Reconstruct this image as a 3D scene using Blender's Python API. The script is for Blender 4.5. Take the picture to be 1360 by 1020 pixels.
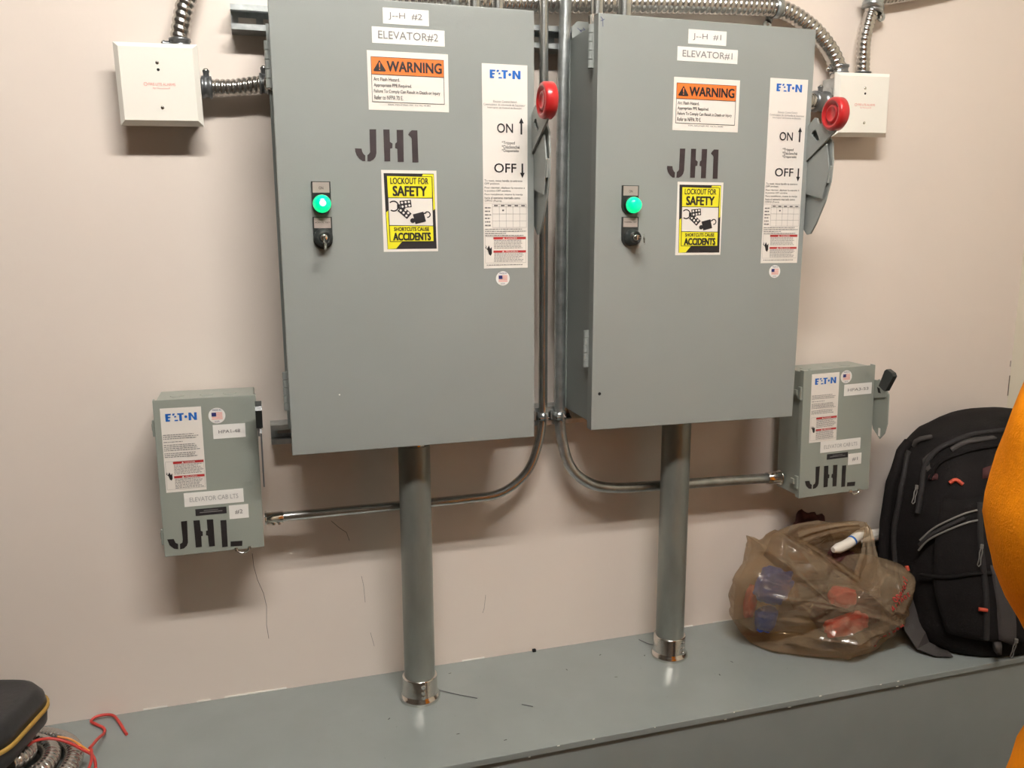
import bpy, bmesh, math, random
from mathutils import Vector, Matrix, noise
random.seed(7)
D = bpy.data; S = bpy.context.scene; COL = S.collection
for o in list(D.objects): D.objects.remove(o)
PI = math.pi

# ------------------------------------------------------------------ camera, world, lamps, exposure
cd = D.cameras.new('camera'); cam = D.objects.new('camera', cd); COL.objects.link(cam); S.camera = cam
YAW, PITCH, ROLL = 0.29259, 0.18207, -0.00351
f = Vector((math.sin(YAW)*math.cos(PITCH), math.cos(YAW)*math.cos(PITCH), -math.sin(PITCH)))
r0 = Vector((math.cos(YAW), -math.sin(YAW), 0)); u0 = r0.cross(f)
r = r0*math.cos(ROLL)+u0*math.sin(ROLL); u = -r0*math.sin(ROLL)+u0*math.cos(ROLL)
cam.matrix_world = Matrix(((r.x, u.x, -f.x, -0.03765), (r.y, u.y, -f.y, -1.62948), (r.z, u.z, -f.z, 0.9179), (0, 0, 0, 1)))
cd.sensor_width = 36; cd.lens = 36*1107.24/1360; cd.clip_start = 0.02

w = D.worlds.new('world'); S.world = w; w.use_nodes = True
w.node_tree.nodes['Background'].inputs[0].default_value = (0.5, 0.48, 0.45, 1)
w.node_tree.nodes['Background'].inputs[1].default_value = 0.0
S.view_settings.view_transform = 'Standard'; S.view_settings.look = 'None'
S.view_settings.gamma = 1; S.view_settings.exposure = 0.70; S.view_settings.use_curve_mapping = False
LAMP_W = 150.0          # emission of the fluorescent tubes
LAMP_C = (1.0, 0.96, 0.90)

# ------------------------------------------------------------------ materials
def mat(name, col, rough=.5, metal=0, bump=0, bscale=200, var=0, vscale=8, coat=0, emit=None, estr=0, spec=.5, aniso=None, trans=0, varcol=None):
    m = D.materials.new(name); m.use_nodes = True
    nt = m.node_tree; b = nt.nodes['Principled BSDF']
    b.inputs['Base Color'].default_value = (*col, 1); b.inputs['Roughness'].default_value = rough
    b.inputs['Metallic'].default_value = metal; b.inputs['Coat Weight'].default_value = coat
    b.inputs['Specular IOR Level'].default_value = spec
    tc = nt.nodes.new('ShaderNodeTexCoord')
    mp = nt.nodes.new('ShaderNodeMapping'); nt.links.new(tc.outputs['Object'], mp.inputs['Vector'])
    if aniso: mp.inputs['Scale'].default_value = aniso
    if var:
        n = nt.nodes.new('ShaderNodeTexNoise'); n.inputs['Scale'].default_value = vscale; n.inputs['Detail'].default_value = 5
        nt.links.new(mp.outputs[0], n.inputs['Vector'])
        rp = nt.nodes.new('ShaderNodeValToRGB'); rp.color_ramp.elements[0].position = .3; rp.color_ramp.elements[1].position = .7
        c2 = varcol or tuple(c*(1-var) for c in col)
        rp.color_ramp.elements[0].color = (*c2, 1); rp.color_ramp.elements[1].color = (*[min(1, c*(1+var*.5)) for c in col], 1)
        nt.links.new(n.outputs['Fac'], rp.inputs[0]); nt.links.new(rp.outputs[0], b.inputs['Base Color'])
    if bump:
        n2 = nt.nodes.new('ShaderNodeTexNoise'); n2.inputs['Scale'].default_value = bscale; n2.inputs['Detail'].default_value = 3
        nt.links.new(mp.outputs[0], n2.inputs['Vector'])
        bp = nt.nodes.new('ShaderNodeBump'); bp.inputs['Strength'].default_value = bump; bp.inputs['Distance'].default_value = .001
        nt.links.new(n2.outputs['Fac'], bp.inputs['Height']); nt.links.new(bp.outputs[0], b.inputs['Normal'])
    if emit: b.inputs['Emission Color'].default_value = (*emit, 1); b.inputs['Emission Strength'].default_value = estr
    return m
M = {}
M['wall'] = mat('painted_wall', (.80, .705, .63), .55, bump=.25, bscale=60, var=.035, vscale=3)
M['wall_r'] = mat('painted_side_wall', (.80, .74, .60), .6, bump=.2, bscale=60, var=.03, vscale=3)
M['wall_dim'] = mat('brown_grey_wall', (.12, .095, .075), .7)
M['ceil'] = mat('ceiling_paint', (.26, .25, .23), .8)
M['floor'] = mat('brown_floor', (.10, .07, .045), .5, var=.2, vscale=5)
M['panel'] = mat('grey_enamel', (.285, .305, .290), .33, bump=.12, bscale=500, var=.03, vscale=6)
M['panel_dark'] = mat('grey_enamel_body', (.245, .265, .250), .35, bump=.12, bscale=500)
M['small'] = mat('grey_green_enamel', (.30, .325, .285), .36, bump=.1, bscale=400, var=.03, vscale=9)
M['ledge'] = mat('grey_duct_paint', (.27, .295, .285), .27, bump=.22, bscale=70, var=.05, vscale=9)
M['galv'] = mat('galvanized_steel', (.50, .53, .53), .34, metal=.85, bump=.25, bscale=160, var=.30, vscale=45)
M['pipe'] = mat('dull_galvanized_pipe', (.31, .325, .295), .38, metal=.55, bump=.3, bscale=200, var=.32, vscale=11, aniso=(1, 1, .3))
M['emt'] = mat('bright_conduit', (.56, .57, .55), .25, metal=.95, bump=.1, bscale=300, var=.15, vscale=30)
M['flex'] = mat('flexible_steel', (.52, .50, .47), .24, metal=.95)
M['chrome'] = mat('shiny_steel', (.72, .70, .66), .16, metal=1, bump=.2, bscale=60)
M['zinc'] = mat('dark_zinc_casting', (.22, .23, .24), .38, metal=.8, bump=.3, bscale=300)
M['red'] = mat('red_plastic', (.50, .018, .020), .33, coat=.2)
M['white'] = mat('white_steel_cover', (.90, .87, .79), .35)
M['paper'] = mat('white_sticker', (.86, .84, .80), .45)
M['cream'] = mat('cream_sticker', (.83, .78, .72), .42)
M['ink'] = mat('black_ink', (.018, .016, .018), .45)
M['stencil'] = mat('black_stencil_paint', (.032, .020, .022), .5, var=.3, vscale=60)
M['stencil_dark'] = mat('dark_stencil_paint', (.016, .013, .013), .5, var=.3, vscale=60)
M['ink_grey'] = mat('grey_ink', (.20, .19, .19), .5)
M['ink_faint'] = mat('faint_ink', (.42, .41, .40), .5)
M['orange_ink'] = mat('orange_ink', (.88, .20, .035), .4)
M['yellow_ink'] = mat('yellow_ink', (.86, .79, .025), .4)
M['red_ink'] = mat('red_ink', (.50, .035, .035), .45)
M['pink_ink'] = mat('light_red_ink', (.85, .35, .30), .45)
M['blue_ink'] = mat('blue_ink', (.012, .13, .50), .4)
M['navy_ink'] = mat('navy_ink', (.03, .035, .16), .4)
M['plastic'] = mat('black_plastic', (.022, .027, .027), .35)
M['legend'] = mat('brown_grey_legend', (.38, .32, .29), .4)
M['dark'] = mat('dark_gap', (.01, .01, .01), .9)
M['lens'] = mat('green_lamp_lens', (.0, .75, .30), .15, emit=(.0, 1.0, .32), estr=.55, coat=.3)
M['lens_hot'] = mat('green_hot_spot', (.5, 1, .75), .2, emit=(.32, 1, .70), estr=1.1)  # bright spot of the lit lens, put into its own glowing colour
M['cloth'] = mat('black_nylon', (.0075, .006, .006), .85, spec=.18, bump=.9, bscale=320, var=.25, vscale=14)
M['cloth_grey'] = mat('charcoal_nylon', (.022, .020, .020), .8, spec=.25, bump=.7, bscale=320)
M['web'] = mat('grey_webbing', (.050, .044, .042), .75, spec=.25, bump=.8, bscale=400)
M['trim'] = mat('silver_piping', (.17, .16, .145), .5)
M['orange_tab'] = mat('orange_red_tab', (.55, .07, .03), .6)
M['maroon'] = mat('maroon_cloth', (.060, .012, .012), .8, bump=.5, bscale=100)
M['case'] = mat('black_shell_case', (.020, .020, .021), .42, bump=.4, bscale=120)
M['yellow_zip'] = mat('ochre_zipper', (.42, .25, .05), .6, bump=.8, bscale=500)
M['redwire'] = mat('red_wire', (.55, .045, .035), .4)
M['orange_wire'] = mat('orange_wire', (.75, .28, .06), .4)
M['pvc'] = mat('white_plastic_tube', (.85, .80, .72), .35)
M['shirt'] = mat('orange_fleece', (1.0, .30, .006), .95, bump=1.0, bscale=420, var=.10, vscale=120, spec=.1)
M['skin'] = mat('skin', (.52, .30, .21), .5)
M['hair'] = mat('dark_hair', (.03, .02, .015), .7)
M['jeans'] = mat('dark_denim', (.03, .04, .07), .8, bump=.5, bscale=400)
M['blue_pack'] = mat('blue_packet', (.02, .09, .60), .45)
M['red_pack'] = mat('red_packet', (.62, .03, .03), .45)
M['tube_light'] = mat('lit_tube', (1, 1, 1), .5, emit=LAMP_C, estr=LAMP_W)
M['fixture'] = mat('white_fixture', (.8, .8, .78), .4)
M['crack'] = mat('hairline_crack', (.16, .12, .10), .9)
M['caulk'] = mat('white_caulk', (.85, .82, .76), .5)

def bag_mat():
    m = D.materials.new('thin_brown_plastic_film'); m.use_nodes = True; nt = m.node_tree
    b = nt.nodes['Principled BSDF']; out = nt.nodes['Material Output']
    b.inputs['Base Color'].default_value = (.42, .32, .215, 1); b.inputs['Roughness'].default_value = .18
    b.inputs['Specular IOR Level'].default_value = .7; b.inputs['Coat Weight'].default_value = 1; b.inputs['Coat Roughness'].default_value = .09
    tc = nt.nodes.new('ShaderNodeTexCoord'); mp = nt.nodes.new('ShaderNodeMapping'); mp.inputs['Scale'].default_value = (.7, .7, 2.6)
    mp.inputs['Rotation'].default_value = (0, .35, 0)
    nt.links.new(tc.outputs['Object'], mp.inputs[0])
    v = nt.nodes.new('ShaderNodeTexNoise'); v.inputs['Scale'].default_value = 15; v.inputs['Detail'].default_value = 3; v.inputs['Distortion'].default_value = 2.2; v.noise_type = 'RIDGED_MULTIFRACTAL'; v.inputs['Roughness'].default_value = .45
    nt.links.new(mp.outputs[0], v.inputs['Vector'])
    bp = nt.nodes.new('ShaderNodeBump'); bp.inputs['Strength'].default_value = 1; bp.inputs['Distance'].default_value = .0032
    nt.links.new(v.outputs['Fac'], bp.inputs['Height']); nt.links.new(bp.outputs[0], b.inputs['Normal']); nt.links.new(bp.outputs[0], b.inputs['Coat Normal'])
    tl = nt.nodes.new('ShaderNodeBsdfTranslucent'); tl.inputs[0].default_value = (.42, .31, .20, 1)
    tr = nt.nodes.new('ShaderNodeBsdfTransparent'); tr.inputs[0].default_value = (.90, .78, .62, 1)
    m1 = nt.nodes.new('ShaderNodeMixShader'); m1.inputs[0].default_value = .3
    nt.links.new(b.outputs[0], m1.inputs[1]); nt.links.new(tl.outputs[0], m1.inputs[2])
    m2 = nt.nodes.new('ShaderNodeMixShader'); m2.inputs[0].default_value = .52
    nt.links.new(m1.outputs[0], m2.inputs[1]); nt.links.new(tr.outputs[0], m2.inputs[2])
    nt.links.new(m2.outputs[0], out.inputs['Surface'])
    return m
M['bag'] = bag_mat()

# ------------------------------------------------------------------ mesh helpers
def empty(name, label=None, cat=None, M4=None, group=None):
    o = D.objects.new(name, None); COL.objects.link(o); o.empty_display_size = .05
    if M4 is not None: o.matrix_world = M4
    if label: tag(o, label, cat, group)
    return o
def tag(o, label, cat, group=None):
    o['label'] = label; o['category'] = cat
    if group: o['group'] = group
    return o
class MB:
    """collects shapes and links them as one mesh object"""
    def __init__(s): s.v = []; s.f = []; s.sm = []
    def add(s, vs, fs, smooth=False):
        n = len(s.v); s.v += [tuple(v) for v in vs]; s.f += [tuple(i+n for i in q) for q in fs]; s.sm += [smooth]*len(fs); return s
    def box(s, x0, x1, y0, y1, z0, z1, bev=0):
        if bev <= 0:
            vs = [(x, y, z) for x in (x0, x1) for y in (y0, y1) for z in (z0, z1)]
            return s.add(vs, [(0, 1, 3, 2), (4, 6, 7, 5), (0, 4, 5, 1), (2, 3, 7, 6), (0, 2, 6, 4), (1, 5, 7, 3)])
        bm = bmesh.new(); bmesh.ops.create_cube(bm, size=1)
        for v in bm.verts: v.co = Vector(((x0+x1)/2+v.co.x*(x1-x0), (y0+y1)/2+v.co.y*(y1-y0), (z0+z1)/2+v.co.z*(z1-z0)))
        bmesh.ops.bevel(bm, geom=bm.edges[:], offset=bev, segments=2, affect='EDGES', profile=.6)
        return s.bm(bm)
    def bm(s, bm, smooth=False):
        bm.verts.index_update(); s.add([v.co[:] for v in bm.verts], [[v.index for v in q.verts] for q in bm.faces], smooth); bm.free(); return s
    def prism(s, pts, axis, a, b):
        """2-D outline pushed from a to b along axis ('x': pts are (y,z); 'y': (x,z); 'z': (x,y))"""
        def P(p, t): return {'x': (t, p[0], p[1]), 'y': (p[0], t, p[1]), 'z': (p[0], p[1], t)}[axis]
        n = len(pts); vs = [P(p, a) for p in pts]+[P(p, b) for p in pts]
        fs = [tuple(range(n)), tuple(range(2*n-1, n-1, -1))]+[(i, (i+1) % n, n+(i+1) % n, n+i) for i in range(n)]
        return s.add(vs, fs)
    def lathe(s, prof, o, d, n=32, smooth=True, caps=True):
        """profile of (distance along d, radius) turned about axis d through o"""
        d = Vector(d).normalized(); o = Vector(o); a = d.orthogonal().normalized(); b = d.cross(a)
        vs = []; fs = []
        for (t, rr) in prof:
            for k in range(n):
                an = 2*PI*k/n; vs.append(o+d*t+(a*math.cos(an)+b*math.sin(an))*rr)
        for i in range(len(prof)-1):
            for k in range(n): fs.append((i*n+k, i*n+(k+1) % n, (i+1)*n+(k+1) % n, (i+1)*n+k))
        s.add(vs, fs, smooth)
        if caps:
            s.add(vs[:n], [tuple(range(n))]); s.add(vs[-n:], [tuple(range(n))])
        return s
    def tube(s, path, rad, n=16, smooth=True, caps=True, scale=None):
        path = [Vector(p) for p in path]; m = len(path); vs = []; fs = []; ref = None
        for i, p in enumerate(path):
            t = (path[min(i+1, m-1)]-path[max(i-1, 0)]).normalized()
            if ref is None: ref = t.orthogonal().normalized()
            ref = (ref-t*ref.dot(t)).normalized(); b = t.cross(ref)
            for k in range(n):
                an = 2*PI*k/n; rr = rad(i, an) if callable(rad) else rad
                vs.append(p+(ref*math.cos(an)+b*math.sin(an))*rr)
        for i in range(m-1):
            for k in range(n): fs.append((i*n+k, i*n+(k+1) % n, (i+1)*n+(k+1) % n, (i+1)*n+k))
        s.add(vs, fs, smooth)
        if caps: s.add(vs[:n], [tuple(range(n))]); s.add(vs[-n:], [tuple(range(n))])
        return s
    def build(s, name, m, parent=None, kind=None, weld=False):
        me = D.meshes.new(name); me.from_pydata(s.v, [], s.f); me.polygons.foreach_set('use_smooth', s.sm)
        me.materials.append(m if not isinstance(m, str) else M[m])
        bm = bmesh.new(); bm.from_mesh(me)
        if weld: bmesh.ops.remove_doubles(bm, verts=bm.verts[:], dist=1e-6)
        bmesh.ops.recalc_face_normals(bm, faces=bm.faces[:]); bm.to_mesh(me); bm.free()
        o = D.objects.new(name, me); COL.objects.link(o)
        if parent: o.parent = parent
        if kind: o['kind'] = kind
        return o
def spline(pts, step):
    """Catmull-Rom through pts, resampled at equal distance"""
    P = [Vector(p) for p in pts]; P = [2*P[0]-P[1]]+P+[2*P[-1]-P[-2]]; out = []
    for i in range(1, len(P)-2):
        a, b, c, d = P[i-1:i+3]
        for k in range(24):
            t = k/24; out.append(.5*((2*b)+(c-a)*t+(2*a-5*b+4*c-d)*t*t+(3*b-a-3*c+d)*t**3))
    out.append(P[-2]); res = [out[0]]; acc = 0
    for p, q in zip(out, out[1:]):
        L = (q-p).length
        while L > 0 and acc+L >= step:
            k = (step-acc)/L; p = p.lerp(q, k); res.append(p); L = (q-p).length; acc = 0
        acc += L
    if (res[-1]-out[-1]).length > step*.3: res.append(out[-1])
    return res
def flex_tube(pts, rad, pitch, n=20):
    step = pitch/6; path = spline(pts, step)
    def rr(i, an):
        ph = i/6+an/(2*PI); s_ = abs(math.sin(PI*ph)); return rad*(.82+.18*s_**.6)
    return MB().tube(path, rr, n)
def arc_pts(cx, cz, R, a0, a1, n=14): return [(cx+R*math.cos(a0+(a1-a0)*i/n), cz+R*math.sin(a0+(a1-a0)*i/n)) for i in range(n+1)]

_font = {}
def text_geo(s):
    if s in _font: return _font[s]
    c = D.curves.new('t', 'FONT'); c.body = s; c.resolution_u = 3
    o = D.objects.new('t', c); COL.objects.link(o)
    bpy.context.view_layer.update()
    me = D.meshes.new_from_object(o.evaluated_get(bpy.context.evaluated_depsgraph_get()))
    vs = [v.co.copy() for v in me.vertices]; fs = [tuple(p.vertices) for p in me.polygons]
    D.objects.remove(o); D.curves.remove(c); D.meshes.remove(me)
    if not vs: vs = [Vector((0, 0, 0))]
    x0 = min(v.x for v in vs); x1 = max(v.x for v in vs); y0 = min(v.y for v in vs); y1 = max(v.y for v in vs)
    _font[s] = ([((v.x-x0)/(x1-x0), (v.y-y0)/(y1-y0)) for v in vs], fs); return _font[s]

class Sheet:
    """flat prints on a face: coordinates in mm, x right, z down from the face's top-left corner"""
    def __init__(s, parent, yface, height, origin=(0, 0)): s.p = parent; s.y = yface; s.h = height; s.o = origin
    def pt(s, x, z, lay): return (s.o[0]+x/1000, s.y-.0004-lay*.0002, s.o[1]+s.h-z/1000)
    def base(s, name, x0, z0, x1, z1, m, rot=0):
        k = MB(); a, b, c, d = s.pt(x0, z0, 0), s.pt(x1, z1, 0), 0, 0
        k.box(a[0], b[0], s.y-.0004, s.y, b[2], a[2]); return k.build(name, m, s.p)
    def polys(s, name, polys, m, parent, lay=2, split=False):
        if split:
            for pl in polys: s.polys(name, [pl], m, parent, lay)
            return
        k = MB()
        for pl in polys: k.add([s.pt(x, z, lay) for x, z in pl], [tuple(range(len(pl)))])
        return k.build(name, m, parent)
    def rects(s, rs): return [[(x0, z0), (x1, z0), (x1, z1), (x0, z1)] for x0, z0, x1, z1 in rs]
    def texts(s, name, items, m, parent, lay=3, bold=0):
        if len(items) > 1 and name in ('switch_lettering', 'safety_lettering', 'lockout_lettering', 'embossed_mark'):
            for it in items: s.texts(name, [it], m, parent, lay, bold)
            return
        k = MB()
        for (t, x0, z0, x1, z1) in items:
            vs, fs = text_geo(t)
            for dx in ([0] if not bold else [-bold, 0, bold]):
                for dz in ([0] if not bold else [-bold*.7, bold*.7]):
                    k.add([s.pt(x0+dx+a*(x1-x0), z1+dz-b*(z1-z0), lay+.3*(dx > 0)+.15*(dz > 0)) for a, b in vs], fs)
        return k.build(name, m, parent)
    def disc(s, cx, cz, rr, n=28): return [(cx+rr*math.cos(2*PI*i/n), cz+rr*math.sin(2*PI*i/n)) for i in range(n)]

def greek(x0, z0, x1, n, dz, h, seed, full=.9):
    """lines of print too small to read: dark dashes the size of words"""
    rg = random.Random(seed); out = []
    for i in range(n):
        x = x0; end = x0+(x1-x0)*(full if i % 3 == 2 else rg.uniform(.8, 1)); z = z0+i*dz
        while x < end:
            wd = rg.uniform(1.6, 6); out.append((x, z, min(x+wd, end), z+h)); x += wd+.9
    return out

def eaton_logo(sh, x0, z0, w, h, parent):
    X = lambda a: x0+a*w/100; Z = lambda b: z0+b*h/24
    def P(*pts): return [(X(a), Z(b)) for a, b in pts]
    polys = [P((0, 0), (18, 0), (17, 5), (8, 5), (8, 9.5), (16, 9.5), (15, 14), (8, 14), (8, 19), (14, 19), (13, 24), (0, 24)),   # E
             P((23, 0), (30, 0), (28, 6), (21, 6)), P((27, 9), (33, 7), (34, 12), (28, 13)), P((28, 20), (38, 20), (39, 24), (27, 24)),
             P((37, 0), (58, 0), (56.5, 5), (51, 5), (51, 24), (43, 24), (43, 5), (38, 5)),                                         # T
             [(X(63.5)+w*.045*math.cos(t*PI/8), Z(12)+w*.045*math.sin(t*PI/8)) for t in range(16)],                                   # the dot
             P((72, 0), (80, 0), (90, 15), (90, 0), (98, 0), (98, 24), (90, 24), (80, 9), (80, 24), (72, 24))]
    sh.polys('logo_lettering', polys, 'blue_ink', parent, 2)
def flag_sticker(sh, cx, cz, rr):
    k = MB(); o = sh.pt(cx, cz, 0); k.lathe([(0, rr/1000), (.0004, rr/1000)], (o[0], sh.y, o[2]), (0, -1, 0), 32, smooth=False)
    b = k.build('flag_sticker', 'paper', sh.p); b['label'] = 'round white sticker with a small striped flag'
    x0, x1, z0, z1 = cx-rr*.62, cx+rr*.66, cz-rr*.42, cz+rr*.45; hh = (z1-z0)/9
    st = [(x0, z0+hh*i, x1, z0+hh*(i+1)) for i in range(0, 9, 2)]
    sh.polys('flag_stripes', sh.rects(st), 'pink_ink', b, 2)
    sh.polys('flag_canton', sh.rects([(x0, z0, x0+(x1-x0)*.42, z0+hh*5)]), 'navy_ink', b, 3)
    sh.texts('flag_lettering', [('MADE IN', cx-rr*.5, cz-rr*.85, cx+rr*.5, cz-rr*.6), ('U.S.A.', cx-rr*.3, cz+rr*.6, cx+rr*.3, cz+rr*.82)], 'navy_ink', b)
def danger_block(sh, parent, x0, z0, x1, z1, seed, hx=None):
    """red DANGER / PELIGRO headed block with fine print and the shocked-hand sign at its left"""
    w = x1-x0; h = z1-z0; bx = x0+w*.20; hb = h*.085
    zb = z0+h*.52
    sh.polys('danger_header', sh.rects([(bx, z0, x1, z0+hb), (bx, zb, x1, zb+hb)]), 'red_ink', parent, 2, split=True)
    sh.texts('danger_lettering', [('▲ DANGER', bx+w*.22, z0+hb*.15, x1-w*.22, z0+hb*.85), ('▲ PELIGRO', bx+w*.20, zb+hb*.15, x1-w*.20, zb+hb*.85)], 'paper', parent, 3)
    g = greek(bx+1, z0+hb+1.5, x1-1, int((zb-z0-hb-2)/2.6), 2.6, 1.0, seed)+greek(bx+1, zb+hb+1.5, x1-1, int((z1-zb-hb-1)/2.6), 2.6, 1.0, seed+1)
    fr = [(x0, z0-.8, x1, z0-.5), (x0, z1, x1, z1+.3), (x0, z0-.8, x0+.3, z1), (x1-.3, z0-.8, x1, z1)]
    sh.polys('danger_print', sh.rects(g), 'ink_grey', parent, 2); sh.polys('danger_frame', sh.rects(fr), 'ink_grey', parent, 2)
    cx, cz = x0+w*.105, z0+h*.52; q = w*.055
    hand = [(cx-q, cz-q), (cx-q*.3, cz-q*2.2), (cx+q*.3, cz-q*.8), (cx+q, cz-q*1.6), (cx+q, cz+q*1.2), (cx+q*.5, cz+q*2.2), (cx-q*.3, cz+q*1.6)]
    bolt = [(cx-q*1.7, cz-q*2.4), (cx-q*1.2, cz-q*1.6), (cx-q*1.5, cz-q*1.2), (cx-q*.6, cz-q*.4), (cx-q*.8, cz-q*.2), (cx-q*1.9, cz-q*1.2), (cx-q*1.5, cz-q*1.6)]
    sh.polys('shock_sign', [hand, bolt], 'ink', parent, 3)

JH1 = {'J1': [(149.6, 200.9), (160.5, 200.6), (159.7, 238.8), (158.0, 244.7), (154.3, 249.1), (149.2, 251.8), (144.5, 251.9), (144.8, 242.0), (147.7, 239.8), (149.3, 237.1)], 'J0': [(125.0, 231.6), (135.6, 231.8), (136.7, 236.9), (138.9, 240.7), (141.4, 242.6), (141.1, 251.6), (136.8, 251.7), (131.5, 248.1), (127.2, 242.4), (125.2, 236.6)], 'H0': [(172.2, 200.6), (182.5, 200.3), (182.6, 219.8), (186.9, 222.7), (186.3, 230.0), (182.6, 231.0), (182.2, 251.3), (172.5, 251.4)], 'H1': [(194.3, 200.6), (205.3, 200.3), (204.8, 251.7), (194.6, 252.0), (194.4, 231.1), (190.7, 229.9), (191.2, 222.6), (194.3, 220.1)], '1': [(219.5, 200.6), (228.9, 200.6), (229.4, 252.2), (219.1, 252.4), (218.9, 214.1), (217.7, 211.7), (213.2, 207.9), (215.8, 203.9)]}
JHL = {'J1': [(30.8, 218.8), (41.0, 218.5), (39.8, 259.0), (37.5, 264.5), (32.5, 268.9), (26.0, 269.9), (26.3, 260.2), (30.5, 257.8), (31.7, 252.2)], 'J0': [(6.1, 249.3), (16.9, 249.6), (19.4, 257.1), (23.4, 259.5), (23.0, 269.6), (15.9, 267.5), (9.3, 260.2)], 'H0': [(51.3, 219.3), (61.8, 219.5), (62.5, 239.4), (65.6, 241.2), (65.2, 249.1), (62.6, 249.5), (62.3, 269.3), (52.2, 269.5)], 'H1': [(73.5, 219.7), (84.4, 220.3), (84.3, 270.4), (74.3, 270.3), (73.6, 249.8), (70.4, 248.6), (71.1, 240.4), (73.7, 240.0)], 'L0': [(96.2, 223.5), (106.3, 223.8), (105.9, 274.0), (96.4, 274.3)], 'L1': [(111.0, 264.9), (131.3, 265.7), (130.4, 275.5), (110.5, 274.4)]}

# ------------------------------------------------------------------ the room
XL, XR, YF, ZF, ZC = -2.3, 1.7727, -3.9, -.53, 2.36
def struct(name, k, m, parent=None):
    o = k.build(name, m, parent)
    if not parent: o['kind'] = 'structure'
    return o
wall_back = struct('wall_back', MB().box(XL-.1, XR+.1, 0, .1, ZF, ZC), 'wall')
struct('wall_right', MB().box(XR, XR+.1, YF, 0, ZF, ZC), 'wall_r')
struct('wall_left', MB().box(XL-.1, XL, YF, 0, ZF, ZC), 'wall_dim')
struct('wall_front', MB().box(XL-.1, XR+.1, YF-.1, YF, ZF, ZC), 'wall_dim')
struct('floor', MB().box(XL-.1, XR+.1, YF-.1, .1, ZF-.1, ZF), 'floor')
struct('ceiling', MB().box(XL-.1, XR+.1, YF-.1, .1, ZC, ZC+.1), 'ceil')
def crack(pts, wd=.0007):
    k = MB()
    for a, b in zip(pts, pts[1:]):
        d = Vector((b[0]-a[0], b[1]-a[1])).normalized(); n = Vector((-d.y, d.x))*wd/2
        q = [(a[0]+n.x, a[1]+n.y), (b[0]+n.x, b[1]+n.y), (b[0]-n.x, b[1]-n.y), (a[0]-n.x, a[1]-n.y)]
        k.prism(q, 'y', -.0004, .0005)
    k.build('crack', 'crack', wall_back)
CRACKS = [([(-0.08, 0.2969), (-0.0787, 0.2702), (-0.0733, 0.2411), (-0.0635, 0.2113), (-0.0592, 0.1835), (-0.0614, 0.1435), (-0.0587, 0.1139)], 0.0009), ([(0.1296, 0.223), (0.1334, 0.2011), (0.1352, 0.1645)], 0.0006), ([(0.1437, 0.0964), (0.1505, 0.0649)], 0.0006), ([(0.0743, 0.347), (0.0828, 0.3381), (0.0914, 0.3292), (0.103, 0.32), (0.1083, 0.3018)], 0.0009), ([(0.3922, 0.1462), (0.3886, 0.1155), (0.3851, 0.1055)], 0.0005)]
for c in CRACKS: crack(*c)
k = MB().box(1.7700, 1.7722, -.0008, .0005, .500, .552).box(1.7685, 1.7700, -.0006, .0005, .575, .590)
k.build('scuff_mark', 'crack', wall_back)
# caulk line where the duct meets the wall
k = MB(); rg = random.Random(3); x = -.3
while x < 1.7:
    L = rg.uniform(.02, .12)
    if rg.random() < .6: k.box(x, x+L, -.0022*rg.uniform(.5, 1), 0, 0.0001, rg.uniform(.0015, .0035))
    x += L+rg.uniform(.01, .08)
k.build('caulk_bead', 'caulk', wall_back)

# ceiling fluorescent fixtures
def ceiling_light(x, y, label):
    t = empty('ceiling_light', label, 'lamp', Matrix.Translation((x, y, 2.30)))
    MB().box(-.62, .62, -.11, .11, .02, .06, .006).build('housing', 'fixture', t)
    for s_ in (-.045, .045):
        MB().lathe([(0, .013), (1.16, .013)], (-.58, s_, -.008), (1, 0, 0), 12).build('tube', 'tube_light', t)
    for s_ in (-1, 1): MB().box(s_*.60-.012, s_*.60+.012, -.07, .07, -.028, .02, .003).build('lamp_holder', 'fixture', t)
ceiling_light(.24, -1.49, 'twin tube fluorescent light on the ceiling in front of the grey panels')

# ------------------------------------------------------------------ painted steel duct along the wall
LY = -.3435
t = empty('wire_trough', 'long grey painted steel trough running along the foot of the wall', 'trough', Matrix.Translation((-.3, 0, ZF)))
def T(x): return x+.3
H0 = -ZF
o = MB().box(T(-2.2), T(1.768), LY, -.0005, H0-.0125, H0, .0015).build('top_cover', 'ledge', t)
MB().box(T(-2.2), T(1.768), LY+.006, -.0005, 0.002, H0-.0165).build('front_body', 'ledge', t)
MB().box(T(-2.2), T(1.768), LY+.009, -.001, H0-.0165, H0-.0125).build('gap', 'dark', t)
rg = random.Random(11); k = MB()
for i in range(60):
    x, y = rg.uniform(.0, 1.4), rg.uniform(LY+.01, -.02); a = rg.uniform(0, PI); L = rg.choice([.0012, .0015, .002, .006])
    dx, dy = math.cos(a)*L, math.sin(a)*L
    k.add([(T(x), y, H0+.0002), (T(x+dx), y+dy, H0+.0002), (T(x+dx-dy*.3), y+dy+dx*.3, H0+.0002), (T(x-dy*.3), y+dx*.3, H0+.0002)], [(0, 1, 2, 3)])
o = k.build('paint_chips', 'dark', t, kind='stuff')
k = MB()
for i in range(14):
    x = rg.uniform(.1, 1.4); z = H0-rg.choice([.0005, .012]); k.box(T(x), T(x)+rg.uniform(.002, .006), LY-.0003, LY+.001, z-.0015, z)
k.build('edge_nicks', 'caulk', t, kind='stuff')
def scrap(pts, rad, label):
    tag(MB().tube(spline(pts, .004), rad, 8).build('wire_scrap', 'zinc', None), label, 'wire scrap')
scrap([(.2668, -.1031, .0025), (.30, -.130, .002), (.3329, -.1523, .0014)], .0011, 'long dark wire clipping lying beside the left pipe base')
scrap([(.4111, -.1989, .0012), (.4299, -.213, .0012)], .0009, 'short dark wire clipping on the trough between the two pipes')
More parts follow.
